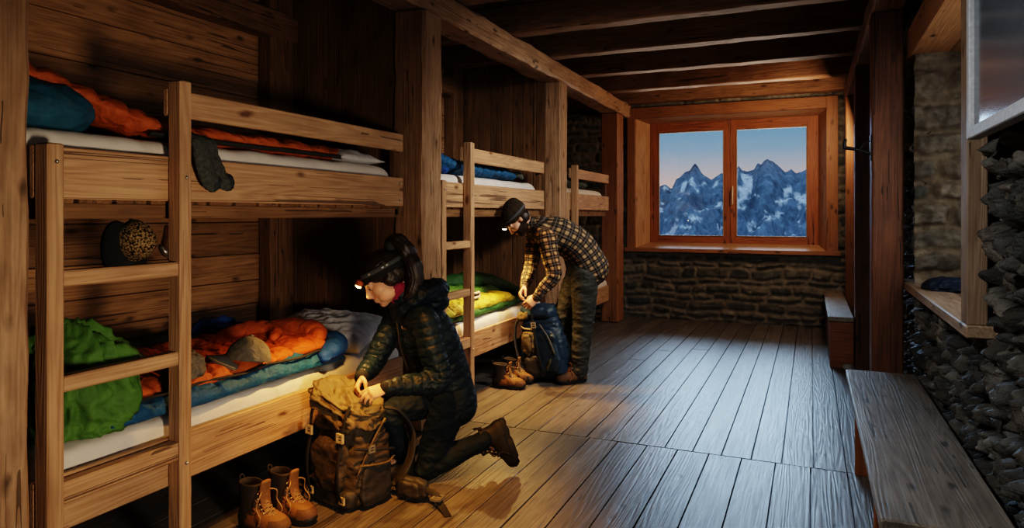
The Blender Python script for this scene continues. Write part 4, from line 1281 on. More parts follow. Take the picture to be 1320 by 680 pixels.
def pocket(name, root, c, w, d, h, mat, seed, ang=0, fold=.008):
    b = Blob().ell((0, 0, 0), (1, 1, 1), seg=72); me = b.raw(name); D = verts_np(me)
    e = .55
    D = np.sign(D) * np.abs(D) ** e
    V = D * np.array([w / 2, d / 2, h / 2])
    N = normals_np(me)
    V = V + N * (fold * (2.0 * (ridged(V * np.array([1.4, 1, 1]), 9, 3, seed) - .62) + fbm(V, 12, 3, seed + 2)))[:, None]
    R = np.array(Matrix.Rotation(ang, 3, 'Z')); set_verts(me, V @ R.T + np.array(c))
    return link(name, me, M[mat], root)

def buckle(root, c, R3, s=1.0, mat='buckle'):
    b = Blob()
    for (lo, hi) in (((-.016, -.004, -.022), (.016, .004, -.012)), ((-.016, -.004, .012), (.016, .004, .022)), ((-.018, -.005, -.022), (-.012, .005, .022)), ((.012, -.005, -.022), (.018, .005, .022)), ((-.012, -.003, -.004), (.012, .003, .004))):
        lo, hi = np.array(lo), np.array(hi); cc = (lo + hi) / 2; hs = (hi - lo) / 2
        V = np.array([[x, y, z] for x in (-1, 1) for y in (-1, 1) for z in (-1, 1)]) * hs + cc
        b.add(V * s @ np.array(R3).T + np.array(c), [(0, 1, 3, 2), (4, 6, 7, 5), (0, 4, 5, 1), (2, 3, 7, 6), (0, 2, 6, 4), (1, 5, 7, 3)])
    return link('buckle', b.raw('buckle', False), M[mat], root)

# --- khaki pack in front of the woman. local: -y is its front, +x its right side seen from the front
g0 = P(455, 641, CAMZ * F / (641 - HY))
fd = (RV * -.60 + FV * -.80)                      # front direction
rzp = math.atan2(fd.y, fd.x) + PI / 2
pk = tag(empty('backpack', (g0.x, g0.y, 0), rzp), 'khaki trekking backpack standing upright before the kneeling woman', 'backpack'); pk.scale = (1.06, 1.06, .84)
pack_body('main_body', pk, .335, .255, .56, 'packbrown', 3, slump=-.02, fold=.013)
# extendable collar and lid, slumped to the front
b = Blob().ell((0, 0, 0), (1, 1, 1), seg=96); me = b.raw('lid'); D = verts_np(me)
D = np.sign(D) * np.abs(D) ** .72
V = D * np.array([.185, .15, .085]); N = normals_np(me)
fo = 2.0 * (ridged(V * np.array([.7, 1.0, 2.6]) + .25 * V[:, [1, 0, 2]], 7.5, 3, 12) - .62) + .8 * fbm(V, 9, 3, 8)
V = V + N * (.030 * fo)[:, None]
V[:, 2] += .58 - V[:, 0] * .42 * 1.0 + .02; V[:, 0] -= .012; V[:, 1] -= .012
set_verts(me, V); link('lid', me, M['packtan'], pk)
pocket('front_pocket', pk, (-.01, -.128, .265), .24, .10, .32, 'packbrown', 21, fold=.010)
pocket('lower_pocket', pk, (0, -.10, .075), .30, .12, .13, 'packdark', 24, fold=.006)
pocket('side_pocket', pk, (.165, .0, .15), .05, .19, .27, 'packdark', 27, fold=.006)
pocket('side_pocket', pk, (-.165, .0, .15), .05, .19, .27, 'packdark', 28, fold=.006)
for x in (.112, -.112):
    ribbon('compression_strap', [(x, -.155, .03), (x * 1.02, -.185, .15), (x * 1.02, -.19, .30), (x * 1.03, -.168, .44), (x * 1.1, -.155, .56), (x * 1.1, -.12, .64)], .022, .004, (1, 0, 0), M['webbing'], pk)
    buckle(pk, (x * 1.04, -.176, .46), Matrix.Identity(3), 1.25, 'tanbuckle')
    buckle(pk, (x * 1.05, -.166, .085), Matrix.Identity(3), 1.0, 'tanbuckle')
Rz = Matrix.Rotation(PI / 2, 3, 'Z')
ribbon('side_strap', [(.178, -.14, .40), (.192, -.05, .37), (.192, .06, .34), (.16, .13, .31)], .018, .004, (0, 0, 1), M['webbing'], pk)
ribbon('side_strap', [(.172, -.12, .22), (.185, -.04, .40), (.182, .05, .53)], .014, .004, (0, 1, 0), M['packtan'], pk)
tube('pocket_hem', [(.176, -.10, .285), (.198, -.03, .275), (.198, .05, .265), (.17, .11, .265)], .006, M['packtan'], pk, seg=8, sub=4)
buckle(pk, (.196, -.05, .375), Rz, 1.0)
ribbon('shoulder_strap', [(.10, .12, .56), (.15, .17, .53), (.185, .225, .40), (.185, .22, .24), (.165, .17, .12), (.14, .13, .08)], .055, .014, [(1, -.2, 0)] * 6, M['packdark'], pk)
ribbon('shoulder_strap', [(-.10, .12, .56), (-.13, .18, .52), (-.15, .22, .38), (-.14, .19, .22), (-.11, .13, .10)], .055, .014, [(1, .2, 0)] * 5, M['packdark'], pk)
# hip belt lying on the floor to the right
hb = pocket('hip_belt', pk, (.25, .165, .075), .19, .06, .13, 'packdark', 33, ang=.15, fold=.005)
pocket('hip_belt_pocket', pk, (.255, .140, .075), .13, .05, .10, 'packdark', 36, ang=.15, fold=.004)
ribbon('belt_webbing', [(.33, .165, .09), (.40, .17, .075), (.45, .16, .03), (.50, .14, .008), (.53, .12, .006)], .036, .005, [(0, .3, 1), (0, .5, 1), (0, 1, .5), (.2, 1, 0), (.2, 1, 0)], M['webbing'], pk)
buckle(pk, (.425, .165, .062), Matrix.Rotation(.3, 3, 'Z') @ Matrix.Rotation(PI / 2, 3, 'X'), 1.4)
ribbon('hip_belt', [(-.15, .12, .09), (-.20, .15, .10), (-.25, .12, .07), (-.27, .05, .03)], .08, .02, (0, 0, 1), M['packdark'], pk)
tube('haul_loop', [(-.03, .10, .60), (-.03, .15, .66), (.03, .15, .66), (.03, .10, .60)], .008, M['webbing'], pk, seg=8, sub=5)

# --- navy pack in front of the man
g1 = P(709, 490, CAMZ * F / (490 - HY))
fd = (RV * -.35 + FV * -.94)
rzp = math.atan2(fd.y, fd.x) + PI / 2
pk2 = tag(empty('backpack', (g1.x, g1.y, 0), rzp), 'navy trekking backpack with tan side pockets leaning towards the bending man', 'backpack')
pk2.rotation_euler = (0, math.radians(-9), rzp); pk2.location.z = .032
pack_body('main_body', pk2, .40, .26, .60, 'packnavy', 43, fold=.010, taper=.86, bulge=.09)
b = Blob().ell((0, 0, 0), (1, 1, 1), seg=80); me = b.raw('lid'); D = verts_np(me)
D = np.sign(D) * np.abs(D) ** .7
V = D * np.array([.17, .145, .07]); N = normals_np(me)
V = V + N * (.010 * (2.0 * (ridged(V, 8, 3, 52) - .62)))[:, None]; V[:, 2] += .60 - .1 * V[:, 0]
set_verts(me, V); link('lid', me, M['packnavy'], pk2)
pocket('front_pocket', pk2, (.06, -.13, .25), .22, .09, .38, 'packnavy', 55, fold=.007)
pocket('side_pocket', pk2, (-.105, -.128, .335), .13, .09, .22, 'packtan', 57, fold=.010)
pocket('lid_pocket', pk2, (-.125, -.09, .585), .11, .13, .085, 'packtan', 59, fold=.012)
pocket('lower_pocket', pk2, (-.07, -.135, .13), .20, .08, .20, 'packdark', 61, fold=.006)
ribbon('zip_strip', [(.03, -.165, .50), (.10, -.185, .38), (.14, -.182, .22)], .012, .004, (1, 0, .3), M['buckle'], pk2)
ribbon('compression_strap', [(-.03, -.165, .60), (-.02, -.19, .40), (-.01, -.19, .2), (0, -.17, .06)], .020, .004, (1, 0, 0), M['webbing'], pk2)
ribbon('compression_strap', [(-.18, -.10, .52), (-.13, -.16, .48), (-.03, -.18, .46)], .018, .004, (0, 0, 1), M['tanbuckle'], pk2)
ribbon('lime_tag', [(.04, -.172, .10), (.075, -.18, .15), (.09, -.178, .19)], .018, .004, (1, 0, -.4), M['olive'], pk2)
buckle(pk2, (-.02, -.185, .50), Matrix.Identity(3), 1.2, 'tanbuckle')
ribbon('shoulder_strap', [(-.15, -.03, .60), (-.215, -.09, .52), (-.235, -.13, .36), (-.215, -.14, .20), (-.17, -.14, .07), (-.11, -.18, .035)], .05, .014, (0, 1, .15), M['packdark'], pk2)
ribbon('shoulder_strap', [(-.10, .12, .60), (-.17, .16, .5), (-.19, .15, .3), (-.16, .12, .12)], .05, .014, (0, 1, 0), M['packdark'], pk2)
ribbon('hip_belt', [(-.17, .0, .12), (-.23, -.06, .07), (-.22, -.15, .045), (-.12, -.23, .035)], .06, .018, (0, 0, 1), M['packdark'], pk2)
tube('haul_loop', [(-.10, .05, .64), (-.115, .03, .70), (-.10, -.02, .70), (-.08, -.03, .64)], .009, M['webbing'], pk2, seg=8, sub=5)

# ================================================================== PEOPLE
def nrm(v): v = np.array(v, float); return v / np.linalg.norm(v)
A3 = lambda v: np.array(tuple(v), float)
RVa, FVa, Ua = A3(RV), A3(FV), np.array((0, 0, 1.0))

def head_prims(b, c, Rm, s):
    c = np.array(c)
    def e(p, r): b.ell(c + Rm @ (np.array(p) * s), np.array(r) * s, Rm, 24)
    def t(ps, rs): b.tube([c + Rm @ (np.array(p) * s) for p in ps], np.array(rs) * s, seg=12, sub=3)
    e((-.012, 0, .038), (.096, .075, .083))
    e((.032, 0, -.022), (.062, .060, .085))
    e((.038, 0, -.072), (.050, .046, .038))
    e((.066, 0, -.096), (.024, .026, .020))
    t([(.090, 0, .022), (.101, 0, -.004), (.114, 0, -.030)], [.009, .010, .012])
    e((.104, 0, -.037), (.012, .018, .009))
    for k in (1, -1):
        e((.080, k * .030, .026), (.016, .026, .009))
        e((.050, k * .041, -.022), (.036, .027, .034))
        e((-.006, k * .076, -.008), (.016, .007, .028)); e((-.011, k * .080, .004), (.012, .005, .017))
        e((.028, k * .036, -.060), (.052, .026, .038))
        e((.077, k * .031, .010), (.015, .018, .009)); e((.076, k * .031, -.005), (.012, .016, .005))
    e((.094, 0, -.059), (.010, .023, .007)); e((.092, 0, -.071), (.010, .020, .008))
    e((.082, 0, -.064), (.012, .028, .016))

def soften_head(me, c, s, it=9):
    bm = bmesh.new(); bm.from_mesh(me)
    vs = [v for v in bm.verts if (v.co - Vector(c)).length < .150 * s]
    for _ in range(it):
        bmesh.ops.smooth_vert(bm, verts=vs, factor=.5, use_axis_x=True, use_axis_y=True, use_axis_z=True)
    bm.to_mesh(me); bm.free(); me.update()

def hand_prims(b, w, d, n, side, s=1.0, curl=(.5, .7, .5), spread=.12, thumb_close=.3):
    """w wrist, d pointing along the hand, n out of the palm, side: direction of the thumb"""
    w, d, n = np.array(w, float), nrm(d), np.array(n, float)
    n = nrm(n - d * n.dot(d)); sd = np.array(side, float); sd = nrm(sd - d * sd.dot(d) - n * sd.dot(n))
    b.tube([w - d * .03 * s, w + d * .01 * s], [.027 * s, .026 * s], seg=14, lat=[tuple(sd)] * 2, flat=.75)
    b.tube([w, w + d * .035 * s, w + d * .078 * s], np.array([.027, .037, .040]) * s, seg=16, sub=3, lat=[tuple(sd)] * 3, flat=.42)
    tips = []
    for k, (o, L, r) in enumerate(((.029, .072, .0088), (.0095, .080, .0090), (-.010, .075, .0086), (-.028, .060, .0078))):
        base = w + (d * (.074 - .004 * abs(k - 1)) + sd * o) * s
        dr = nrm(d + sd * spread * (1.2 - k * .8))
        p = [base - dr * .012 * s, base]; a = 0
        nn = nrm(n - dr * n.dot(dr))
        for seg_, cu in zip((.45, .31, .24), curl):
            a += cu * (1 + .10 * (k - 1.5))
            p.append(p[-1] + (dr * math.cos(a) + nn * math.sin(a)) * L * seg_ * s)
        b.tube(p, np.array([r * 1.1, r * 1.08, r, r * .94, r * .78]) * s, seg=10, sub=3)
        tips.append(p[-1])
    tb = w + (d * .020 + sd * .026 + n * .006) * s
    td = nrm(d * .62 + sd * (.75 - thumb_close) + n * (.25 + thumb_close))
    td2 = nrm(d * .85 + sd * (.25 - thumb_close) + n * (.45))
    b.tube([tb, tb + td * .036 * s, tb + (td * .036 + td2 * .028) * s, tb + (td * .036 + td2 * .052) * s], np.array([.016, .0125, .0110, .0090]) * s, seg=10, sub=3)
    return tips

def bone_coords(V, bones):
    """for each vertex: nearest bone (scaled by radius): length along it, angle * radius, bone id"""
    best = np.full(len(V), 1e9); S = np.zeros(len(V)); Aa = np.zeros(len(V)); I = np.zeros(len(V), int)
    for k, (pts, rads, lat, s0) in enumerate(bones):
        al = spline(np.column_stack([np.array([tuple(p) for p in pts], float), np.array(rads, float)]), 3)
        pts, rads = al[:, :3], al[:, 3]; acc = s0
        n = len(pts) - 1; R = float(np.mean(rads))
        bd = np.full(len(V), 1e9); sw = np.zeros(len(V)); ws = np.zeros(len(V)); qq = np.zeros((len(V), 3)); ax = np.zeros((len(V), 3))
        for i in range(n):
            a, c = pts[i], pts[i + 1]; ab = c - a; L = np.linalg.norm(ab); dr = ab / L
            t0 = ((V - a) @ dr) / L; t = np.clip(t0, 0, 1)
            q = a + t[:, None] * ab
            dist = np.linalg.norm(V - q, axis=1) / (rads[i] * (1 - t) + rads[i + 1] * t)
            tt_ = np.clip(t0, -1e9 if i == 0 else -.8, 1e9 if i == n - 1 else 1.8)
            w_ = (dist + .02) ** -10
            sw += w_ * (acc + tt_ * L); ws += w_; qq += w_[:, None] * q; ax += w_[:, None] * dr
            bd = np.minimum(bd, dist); acc += L
        qq /= ws[:, None]; ax /= np.linalg.norm(ax, axis=1)[:, None]
        l = np.array(lat, float) - ax * (ax @ np.array(lat, float))[:, None]; l /= np.linalg.norm(l, axis=1)[:, None]
        bb = np.cross(ax, l); dv = V - qq
        ang = np.arctan2((dv * bb).sum(1), (dv * l).sum(1))
        m = bd < best
        best[m] = bd[m]; S[m] = (sw / ws)[m]; Aa[m] = (ang * R)[m]; I[m] = k
    return S, Aa, I

def trim_band(b, pts, r, seg=24, **k): b.tube(pts, r, seg=seg, **k)

def ring_band(name, c, Rm, a, bb, zoff, tilt, wdt, th, mat, parent, back_drop=0.0, n=64, a0=0, a1=2 * PI):
    """flat strap round a head: ellipse a x bb in the head frame"""
    V = []
    for i in range(n + 1):
        t = a0 + (a1 - a0) * i / n
        for (dr, dz) in ((0, -wdt / 2), (th, -wdt / 2 + .001), (th, wdt / 2 - .001), (0, wdt / 2)):
            x = (a + dr) * math.cos(t); y = (bb + dr) * math.sin(t)
            z = zoff + tilt * x + dz
            V.append((x, y, z))
    V = np.array(V) @ Rm.T + np.array(c)
    return link(name, mesh_np(name, V, grid_faces(n + 1, 4, True), True), M[mat], parent)

def eyes_and_brows(root, c, Rm, s, brow='brow'):
    for k in (1, -1):
        e = Blob().ell(c + Rm @ (np.array((.0775, k * .031, .002)) * s), .0118 * s, Rm, 20)
        o = link('eye', e.raw('eye'), M['white_eye'], root)
        e = Blob().ell(c + Rm @ (np.array((.0868, k * .0315, -.003)) * s), np.array((.004, .0062, .0062)) * s, Rm, 14)
        link('iris', e.raw('iris'), M['iris'], o)
        e = Blob().tube([c + Rm @ (np.array(p) * s) for p in ((.098, k * .012, .027), (.096, k * .030, .034), (.080, k * .050, .028))], np.array([.004, .005, .003]) * s, seg=8, sub=4)
        link('eyebrow', e.raw('eyebrow'), M[brow], root)
        e = Blob().tube([c + Rm @ (np.array(p) * s) for p in ((.0895, k * .018, .003), (.0925, k * .031, .0045), (.086, k * .045, .002))], np.array([.0015, .0022, .0015]) * s, seg=8, sub=4)
        link('eyelash', e.raw('eyelash'), M[brow], root)

def headlamp_unit(root, c, Rm, s, x, z, down, mat_lens, shell, strap_band):
    hl = strap_band
    f = Rm @ np.array((math.cos(down), 0, -math.sin(down))); u = Rm @ np.array((math.sin(down), 0, math.cos(down))); l = Rm @ np.array((0, 1.0, 0))
    R2 = np.column_stack([f, l, u])
    p = c + Rm @ (np.array((x, 0, z)) * s)
    e = Blob().ell(p, (.020, .030, .022), R2, 24).ell(p - f * .008, (.012, .036, .024), R2, 24)
    link('lamp_housing', e.remesh('lamp_housing', .003, 4), M[shell], hl)
    e = Blob().ell(p + f * .015 - u * .004, (.010, .020, .017), R2, 20)
    link('lamp_lens', e.raw('lamp_lens'), M[mat_lens], hl)
    return p + f * .035 - u * .004, f

# ------------------------------------------------------------------ the kneeling woman
def build_woman():
    hd = A3(P(496, 359, 3.74)); s = 1.12
    f = nrm(-.80 * RVa - .56 * Ua - .26 * FVa); left = nrm(np.cross((0, 0, 1.0), f)); left = nrm(left + .06 * Ua); left = nrm(left - f * left.dot(f)); up = np.cross(f, left)
    Rm = np.column_stack([f, left, up])
    neck0 = A3(P(527, 396, 3.86)); neck1 = hd - f * .035 - up * .065
    shL, shR = A3(P(548, 416, 3.70)), A3(P(512, 408, 4.00))
    elL, elR = A3(P(566, 490, 3.66)), A3(P(481, 468, 3.90))
    wrL, wrR = A3(P(497, 500, 3.53)), A3(P(466, 486, 3.67))
    pel = A3(P(578, 505, 3.98)); wst = A3(P(569, 468, 3.94)); chs = A3(P(545, 425, 3.87))
    hpL, hpR = A3(P(583, 512, 3.90)), A3(P(573, 508, 4.06))
    knL = A3(P(549, 603, 3.84)); anL = A3(P(630, 566, 3.96))
    knR = A3(P(500, 532, 3.82)); anR = A3(P(521, 598, 3.84)); anR[2] = .130; anL = anL + np.array((0, 0, .012))
    latT = nrm(shL - shR)
    root_loc = A3(P(560, 560, 3.9)); root_loc[2] = 0
    # ---- body: one continuous skin surface
    b = Blob()
    head_prims(b, hd, Rm, s)
    b.tube([neck1, (neck0 + neck1) / 2, neck0], [.052, .052, .058], seg=16, sub=3)
    tor = [pel, wst, chs, neck0]
    b.tube(tor, [.145, .120, .142, .07], seg=24, sub=5, lat=[tuple(latT)] * 4, flat=[.70, .70, .64, .8])
    for sh, el, wr in ((shL, elL, wrL), (shR, elR, wrR)):
        b.tube([chs * .5 + neck0 * .5, sh], [.06, .055], seg=14)
        b.tube([sh, sh * .45 + el * .55, el], [.052, .044, .038], seg=14, sub=3); b.tube([el, el * .6 + wr * .4, wr], [.038, .036, .025], seg=14, sub=3)
    for hp, kn, an in ((hpL, knL, anL), (hpR, knR, anR)):
        b.tube([hp, hp * .5 + kn * .5, kn], [.088, .076, .055], seg=16, sub=3); b.tube([kn, kn * .65 + an * .35, an], [.054, .054, .036], seg=16, sub=3)
    toL = nrm(A3(P(641, 604, 4.02)) - A3(P(640, 566, 3.97)))
    b.tube([anL, anL + toL * .10 + nrm(anL - knL) * .03], [.036, .03], seg=12)
    g = nrm(-.95 * RVa - .3 * FVa)
    b.tube([anR, anR + g * .12 - Ua * .05], [.036, .03], seg=12)
    # hands: near one reaching left over the lid, far one pinching downwards
    dL = nrm(A3(P(463, 511, 3.44)) - wrL); nL = nrm(-.7 * Ua + .45 * FVa - .2 * RVa)
    hand_prims(b, wrL, dL, nL, nrm(.75 * FVa + .5 * Ua), 1.02, (.45, .55, .5), .10, .3)
    dR = nrm(A3(P(458, 506, 3.60)) - wrR); nR = nrm(.55 * RVa - .1 * FVa - .35 * Ua)
    hand_prims(b, wrR, dR, nR, nrm(-.85 * FVa + .1 * RVa), 1.0, (.55, .75, .5), .08, .35)
    me = b.remesh('person', .0042, 5, .5)
    soften_head(me, hd, s)
    root = link('person', me, M['skin_w'])
    tag(root, 'kneeling woman in a black puffer jacket with ponytail and lit headlamp at a backpack', 'person')
    eyes_and_brows(root, hd, Rm, s)
    # ---- puffer jacket
    b = Blob()
    torJ = [A3(P(582, 518, 3.98)), A3(P(571, 475, 3.95)), A3(P(550, 428, 3.88)), A3(P(535, 402, 3.87))]
    b.tube(torJ, [.182, .165, .178, .112], seg=32, sub=6, lat=[tuple(latT)] * 4, flat=[.80, .86, .86, .90])
    b.tube([chs * .4 + shL * .6, shL], [.09, .075], seg=20); b.tube([chs * .4 + shR * .6, shR], [.09, .072], seg=20)
    armL = [shL + np.array((0, 0, .005)), shL * .5 + elL * .5, elL, elL * .5 + wrL * .5, wrL + nrm(elL - wrL) * .018]
    armR = [shR, shR * .5 + elR * .5, elR, elR * .5 + wrR * .5, wrR + nrm(elR - wrR) * .018]
    b.tube(armL, [.078, .074, .067, .062, .044], seg=20, sub=5); b.tube(armR, [.076, .072, .064, .058, .043], seg=20, sub=5)
    # stand-up collar
    b.tube([neck0 + np.array((0, 0, -.03)), neck0 * .30 + neck1 * .70], [.108, .086], seg=24, lat=[tuple(latT)] * 2, flat=.95)
    for sh in (shL, shR): b.tube([neck0 * .7 + chs * .3, sh * .85 + neck0 * .15], [.10, .086], seg=20); b.ell(sh * .8 + chs * .2, .09)
    me = b.remesh('puffer_jacket', .006, 12, .5)
    V = verts_np(me); N = normals_np(me)
    S, Aa, I = bone_coords(V, [(torJ, [.18, .16, .17, .1], latT, 0), (armL, [.078, .074, .067, .062, .044], latT, .02), (armR, [.076, .072, .064, .058, .043], latT, .02)])
    per = np.where(I == 0, .056, .050)
    q = np.abs(np.sin(PI * (S + .006 * nz(V, 9, 3)) / per)) ** .28
    wr = ridged(V * np.array([1, 1, 1.6]), 15, 3, 5) - .62
    el = np.minimum(np.linalg.norm(V - elL, axis=1), np.linalg.norm(V - elR, axis=1))
    disp = -.0085 * (1 - q) + .006 * wr + .002 * fbm(V, 20, 2, 7) + .010 * np.exp(-(el / .11) ** 2) * wr
    set_verts(me, V + N * disp[:, None])
    jk = link('puffer_jacket', me, M['jacket'], root)
    # hood lying behind the neck
    hb = A3(P(560, 382, 3.92))
    b = Blob()
    arc = [A3(P(520, 398, 3.72)), A3(P(545, 380, 3.74)), A3(P(563, 374, 3.84)), A3(P(560, 372, 3.98)), A3(P(538, 374, 4.05)), A3(P(518, 384, 4.03))]
    b.tube(arc, [.03, .048, .062, .064, .052, .032], seg=18, sub=5); b.ell(hb + np.array((0, 0, -.035)), (.085, .085, .06))
    me = b.remesh('hood', .006, 10); V = verts_np(me); N = normals_np(me)
    set_verts(me, V + N * (.012 * (ridged(V, 13, 3, 9) - .62) + .004 * fbm(V, 20, 2, 4))[:, None])
    link('hood', me, M['jacket'], jk)
    # hem and cuffs
    hemc = torJ[0] - (torJ[1] - torJ[0]) / np.linalg.norm(torJ[1] - torJ[0]) * .115
    tx = nrm(torJ[1] - torJ[0])
    zc0 = neck0 * .5 + neck1 * .5 + f * .085; zc = A3(P(513, 412, 3.74))
    ribbon('zip', [neck0 + nrm(-RVa * .9 - FVa * .35) * .085 + np.array((0, 0, .02)), A3(P(513, 425, 3.79)), A3(P(517, 450, 3.82)), A3(P(527, 480, 3.84))], .014, .006, tuple(latT), M['webbing'], jk)
    for nm, arm in (('cuff', armL), ('cuff', armR)):
        e = arm[-1]; d_ = nrm(arm[-1] - arm[-2])
        link('cuff', Blob().tube([e - d_ * .012, e + d_ * .012], [.042, .040], seg=24, flat=1.0).raw('cuff'), M['headband'], jk)
    # berry fleece collar peeping out at the throat
    b = Blob().tube([neck0 * .45 + neck1 * .55 + f * .012, neck0 * .05 + neck1 * .95 + f * .016 - up * .005], [.072, .067], seg=24)
    me = b.remesh('fleece_collar', .005, 3); V = verts_np(me); N = normals_np(me)
    set_verts(me, V + N * (.006 * (ridged(V, 20, 2, 3) - .6))[:, None])
    link('fleece_collar', me, M['magenta'], root)
    # chest print
    cu = bpy.data.curves.new('chest_print', 'FONT'); cu.body = 'Bern'; cu.size = .030; cu.extrude = .001; cu.align_x = 'CENTER'
    to = bpy.data.objects.new('tmp_txt', cu); COL.objects.link(to)
    me = bpy.data.meshes.new_from_object(to.evaluated_get(bpy.context.evaluated_depsgraph_get())); bpy.data.objects.remove(to)
    pc = A3(P(521.5, 425, 3.69)); nrmv = nrm(-FVa * .92 - RVa * .38 + Ua * .06); xx = nrm(np.cross(Ua, nrmv)); yy = np.cross(nrmv, xx)
    V = verts_np(me); V = V[:, :1] * xx + V[:, 1:2] * yy + V[:, 2:] * nrmv
    # lay the print on the jacket: find the surface under it
    from mathutils.bvhtree import BVHTree
    bv = BVHTree.FromPolygons([tuple(v) for v in verts_np(jk.data)], [tuple(p.vertices) for p in jk.data.polygons])
    org = A3(P(521.5, 425, 3.0)); V2 = []
    camp = np.array((0, 0, CAMZ)); dirc = nrm(org - camp)
    hit = bv.ray_cast(Vector(org), Vector(dirc))
    base = np.array(hit[0]) if hit[0] is not None else pc
    for v in V:
        h2 = bv.ray_cast(Vector(base + v + nrmv * .08), Vector(-nrmv), .2)
        q = np.array(h2[0]) + nrmv * .003 if h2[0] is not None else base + v
        V2.append(q)
    set_verts(me, np.array(V2)); me.name = 'chest_print'
    link('chest_print', me, M['logo'], jk)['label'] = 'small cream lettering on the chest'
    # ---- trousers
    b = Blob()
    pk_ = pel - np.array((0, 0, .02))
    b.tube([pel + (wst - pel) * .3, pk_, pk_ - np.array((0, 0, .06))], [.150, .158, .14], seg=24, sub=3, lat=[tuple(latT)] * 3, flat=[.8, .82, .8])
    for hp, kn, an, e in ((hpL, knL, anL, 1), (hpR, knR, anR, 0)):
        b.tube([hp, hp * .5 + kn * .5, kn], [.112, .094, .068], seg=20, sub=4)
        b.tube([kn, kn * .6 + an * .4, an * .93 + kn * .07], [.067, .068, .054], seg=20, sub=4)
    me = b.remesh('trousers', .006, 4); V = verts_np(me); N = normals_np(me)
    kd = np.minimum(np.linalg.norm(V - knL, axis=1), np.linalg.norm(V - knR, axis=1))
    set_verts(me, V + N * (.011 * (ridged(V * np.array([1, 1, 1.8]), 8, 3, 15) - .62) + .010 * np.exp(-(kd / .12) ** 2) * (ridged(V, 15, 2, 16) - .6))[:, None])
    link('trousers', me, M['trouser'], root)
    # ---- boots
    def worn_boot(an, sole_dir, toe_dir, nm_side):
        """ankle, direction ankle->sole, direction towards the toe"""
        z = -nrm(sole_dir); x = np.array(toe_dir, float); x = nrm(x - z * x.dot(z)); y = np.cross(z, x)
        t = empty('boot'); t.parent = root
        make_boot(t, L=.285, W=.105, H=.165, mats=dict(main='rubber', dark='rubber', toe='rubber', lace='webbing'), side=nm_side, open_top=False)
        Mx = Matrix(((x[0], y[0], z[0], 0), (x[1], y[1], z[1], 0), (x[2], y[2], z[2], 0), (0, 0, 0, 1)))
        o = np.array(an) - z * .125 + x * .068
        t.matrix_world = Matrix.Translation(o) @ Mx
        for ch in list(t.children):
            # flatten: boot pieces become sub-parts of the boot part
            pass
        return t
    sd = nrm(RVa * .90 + FVa * .15 + Ua * .33)
    worn_boot(anL + np.array((0, 0, .0)), sd, nrm(-Ua * .93 + RVa * .3), 1)
    worn_boot(anR, -Ua, g, -1)
    # ---- hair
    def hairmesh(nm, me, dirv, par):
        V = verts_np(me); N = normals_np(me)
        d0 = nrm(dirv); l0 = nrm(np.cross(d0, (0.3, .2, 1))); b0 = np.cross(d0, l0)
        attr_vec(me, 'hc', np.column_stack([V @ d0, V @ l0, V @ b0]))
        return link(nm, me, M['hair'], par)
    b = Blob()
    def e(p, r): b.ell(hd + Rm @ (np.array(p) * s), np.array(r) * s, Rm, 28)
    e((-.022, 0, .050), (.106, .087, .088)); e((-.055, 0, .01), (.062, .080, .075)); e((-.09, 0, .065), (.04, .05, .045))
    for k in (1, -1): e((-.022, k * .062, .0), (.040, .026, .045))
    me = b.remesh('hair', .005, 4); V = verts_np(me); N = normals_np(me)
    loc = (V - hd) @ Rm
    ang = np.arctan2(loc[:, 1], loc[:, 2] - .02)
    strand = np.abs(np.sin(ang * 34 + 2.0 * nz(loc, 14, 3))) ** .7
    set_verts(me, V + N * (.0035 * strand + .004 * fbm(loc * np.array([.4, 1, 1]), 30, 2, 4))[:, None])
    ob = link('hair', me, M['hair'], root)
    attr_vec(me, 'hc', np.column_stack([loc[:, 0] * 2, ang * .10, np.linalg.norm(loc, axis=1)]))
    tail = [hd + Rm @ (np.array(p) * s) for p in ((-.085, 0, .085), (-.10, .0, .125))] + [A3(P(511, 309, 3.74)), A3(P(521, 318, 3.75)), A3(P(529, 336, 3.75)), A3(P(535, 357, 3.74)), A3(P(531, 374, 3.72)), A3(P(524, 384, 3.70))]
    tail[1] = A3(P(503, 314, 3.75))
    V, Fc = tube_np(tail, [.030, .030, .036, .044, .048, .043, .032, .012], 48, 10)
    seg = 48; n_ = len(V) // seg; ringi = np.repeat(np.arange(n_), seg); angi = np.tile(np.arange(seg), n_) * 2 * PI / seg
    me = mesh_np('ponytail', V, Fc, True); N = normals_np(me)
    st = np.abs(np.sin(angi * 9 + ringi * .035 + 1.5 * nz(V, 12, 5))) ** .7
    st2 = np.abs(np.sin(angi * 21 - ringi * .05 + 2 * nz(V, 9, 8)))
    set_verts(me, V + N * (.009 * st + .004 * st2 - .007 + .008 * fbm(V, 13, 2, 6))[:, None])
    attr_vec(me, 'hc', np.column_stack([ringi * .012, np.sin(angi) * .06, np.cos(angi) * .06]))
    link('ponytail', me, M['hair'], ob)
    link('hair_tie', Blob().tube([tail[0] * .6 + tail[1] * .4, tail[0] * .1 + tail[1] * .9], [.034, .034], seg=20).raw('hair_tie'), M['webbing'], ob)
    # ---- headband and headlamp
    cb = hd + Rm @ (np.array((-.018, 0, .0)) * s)
    ring_band('headband', cb, Rm, .108 * s, .089 * s, .040 * s, .10, .040, .004, 'headband', root)
    st = ring_band('headlamp', cb, Rm, .112 * s, .093 * s, .060 * s, .10, .026, .004, 'band', root)
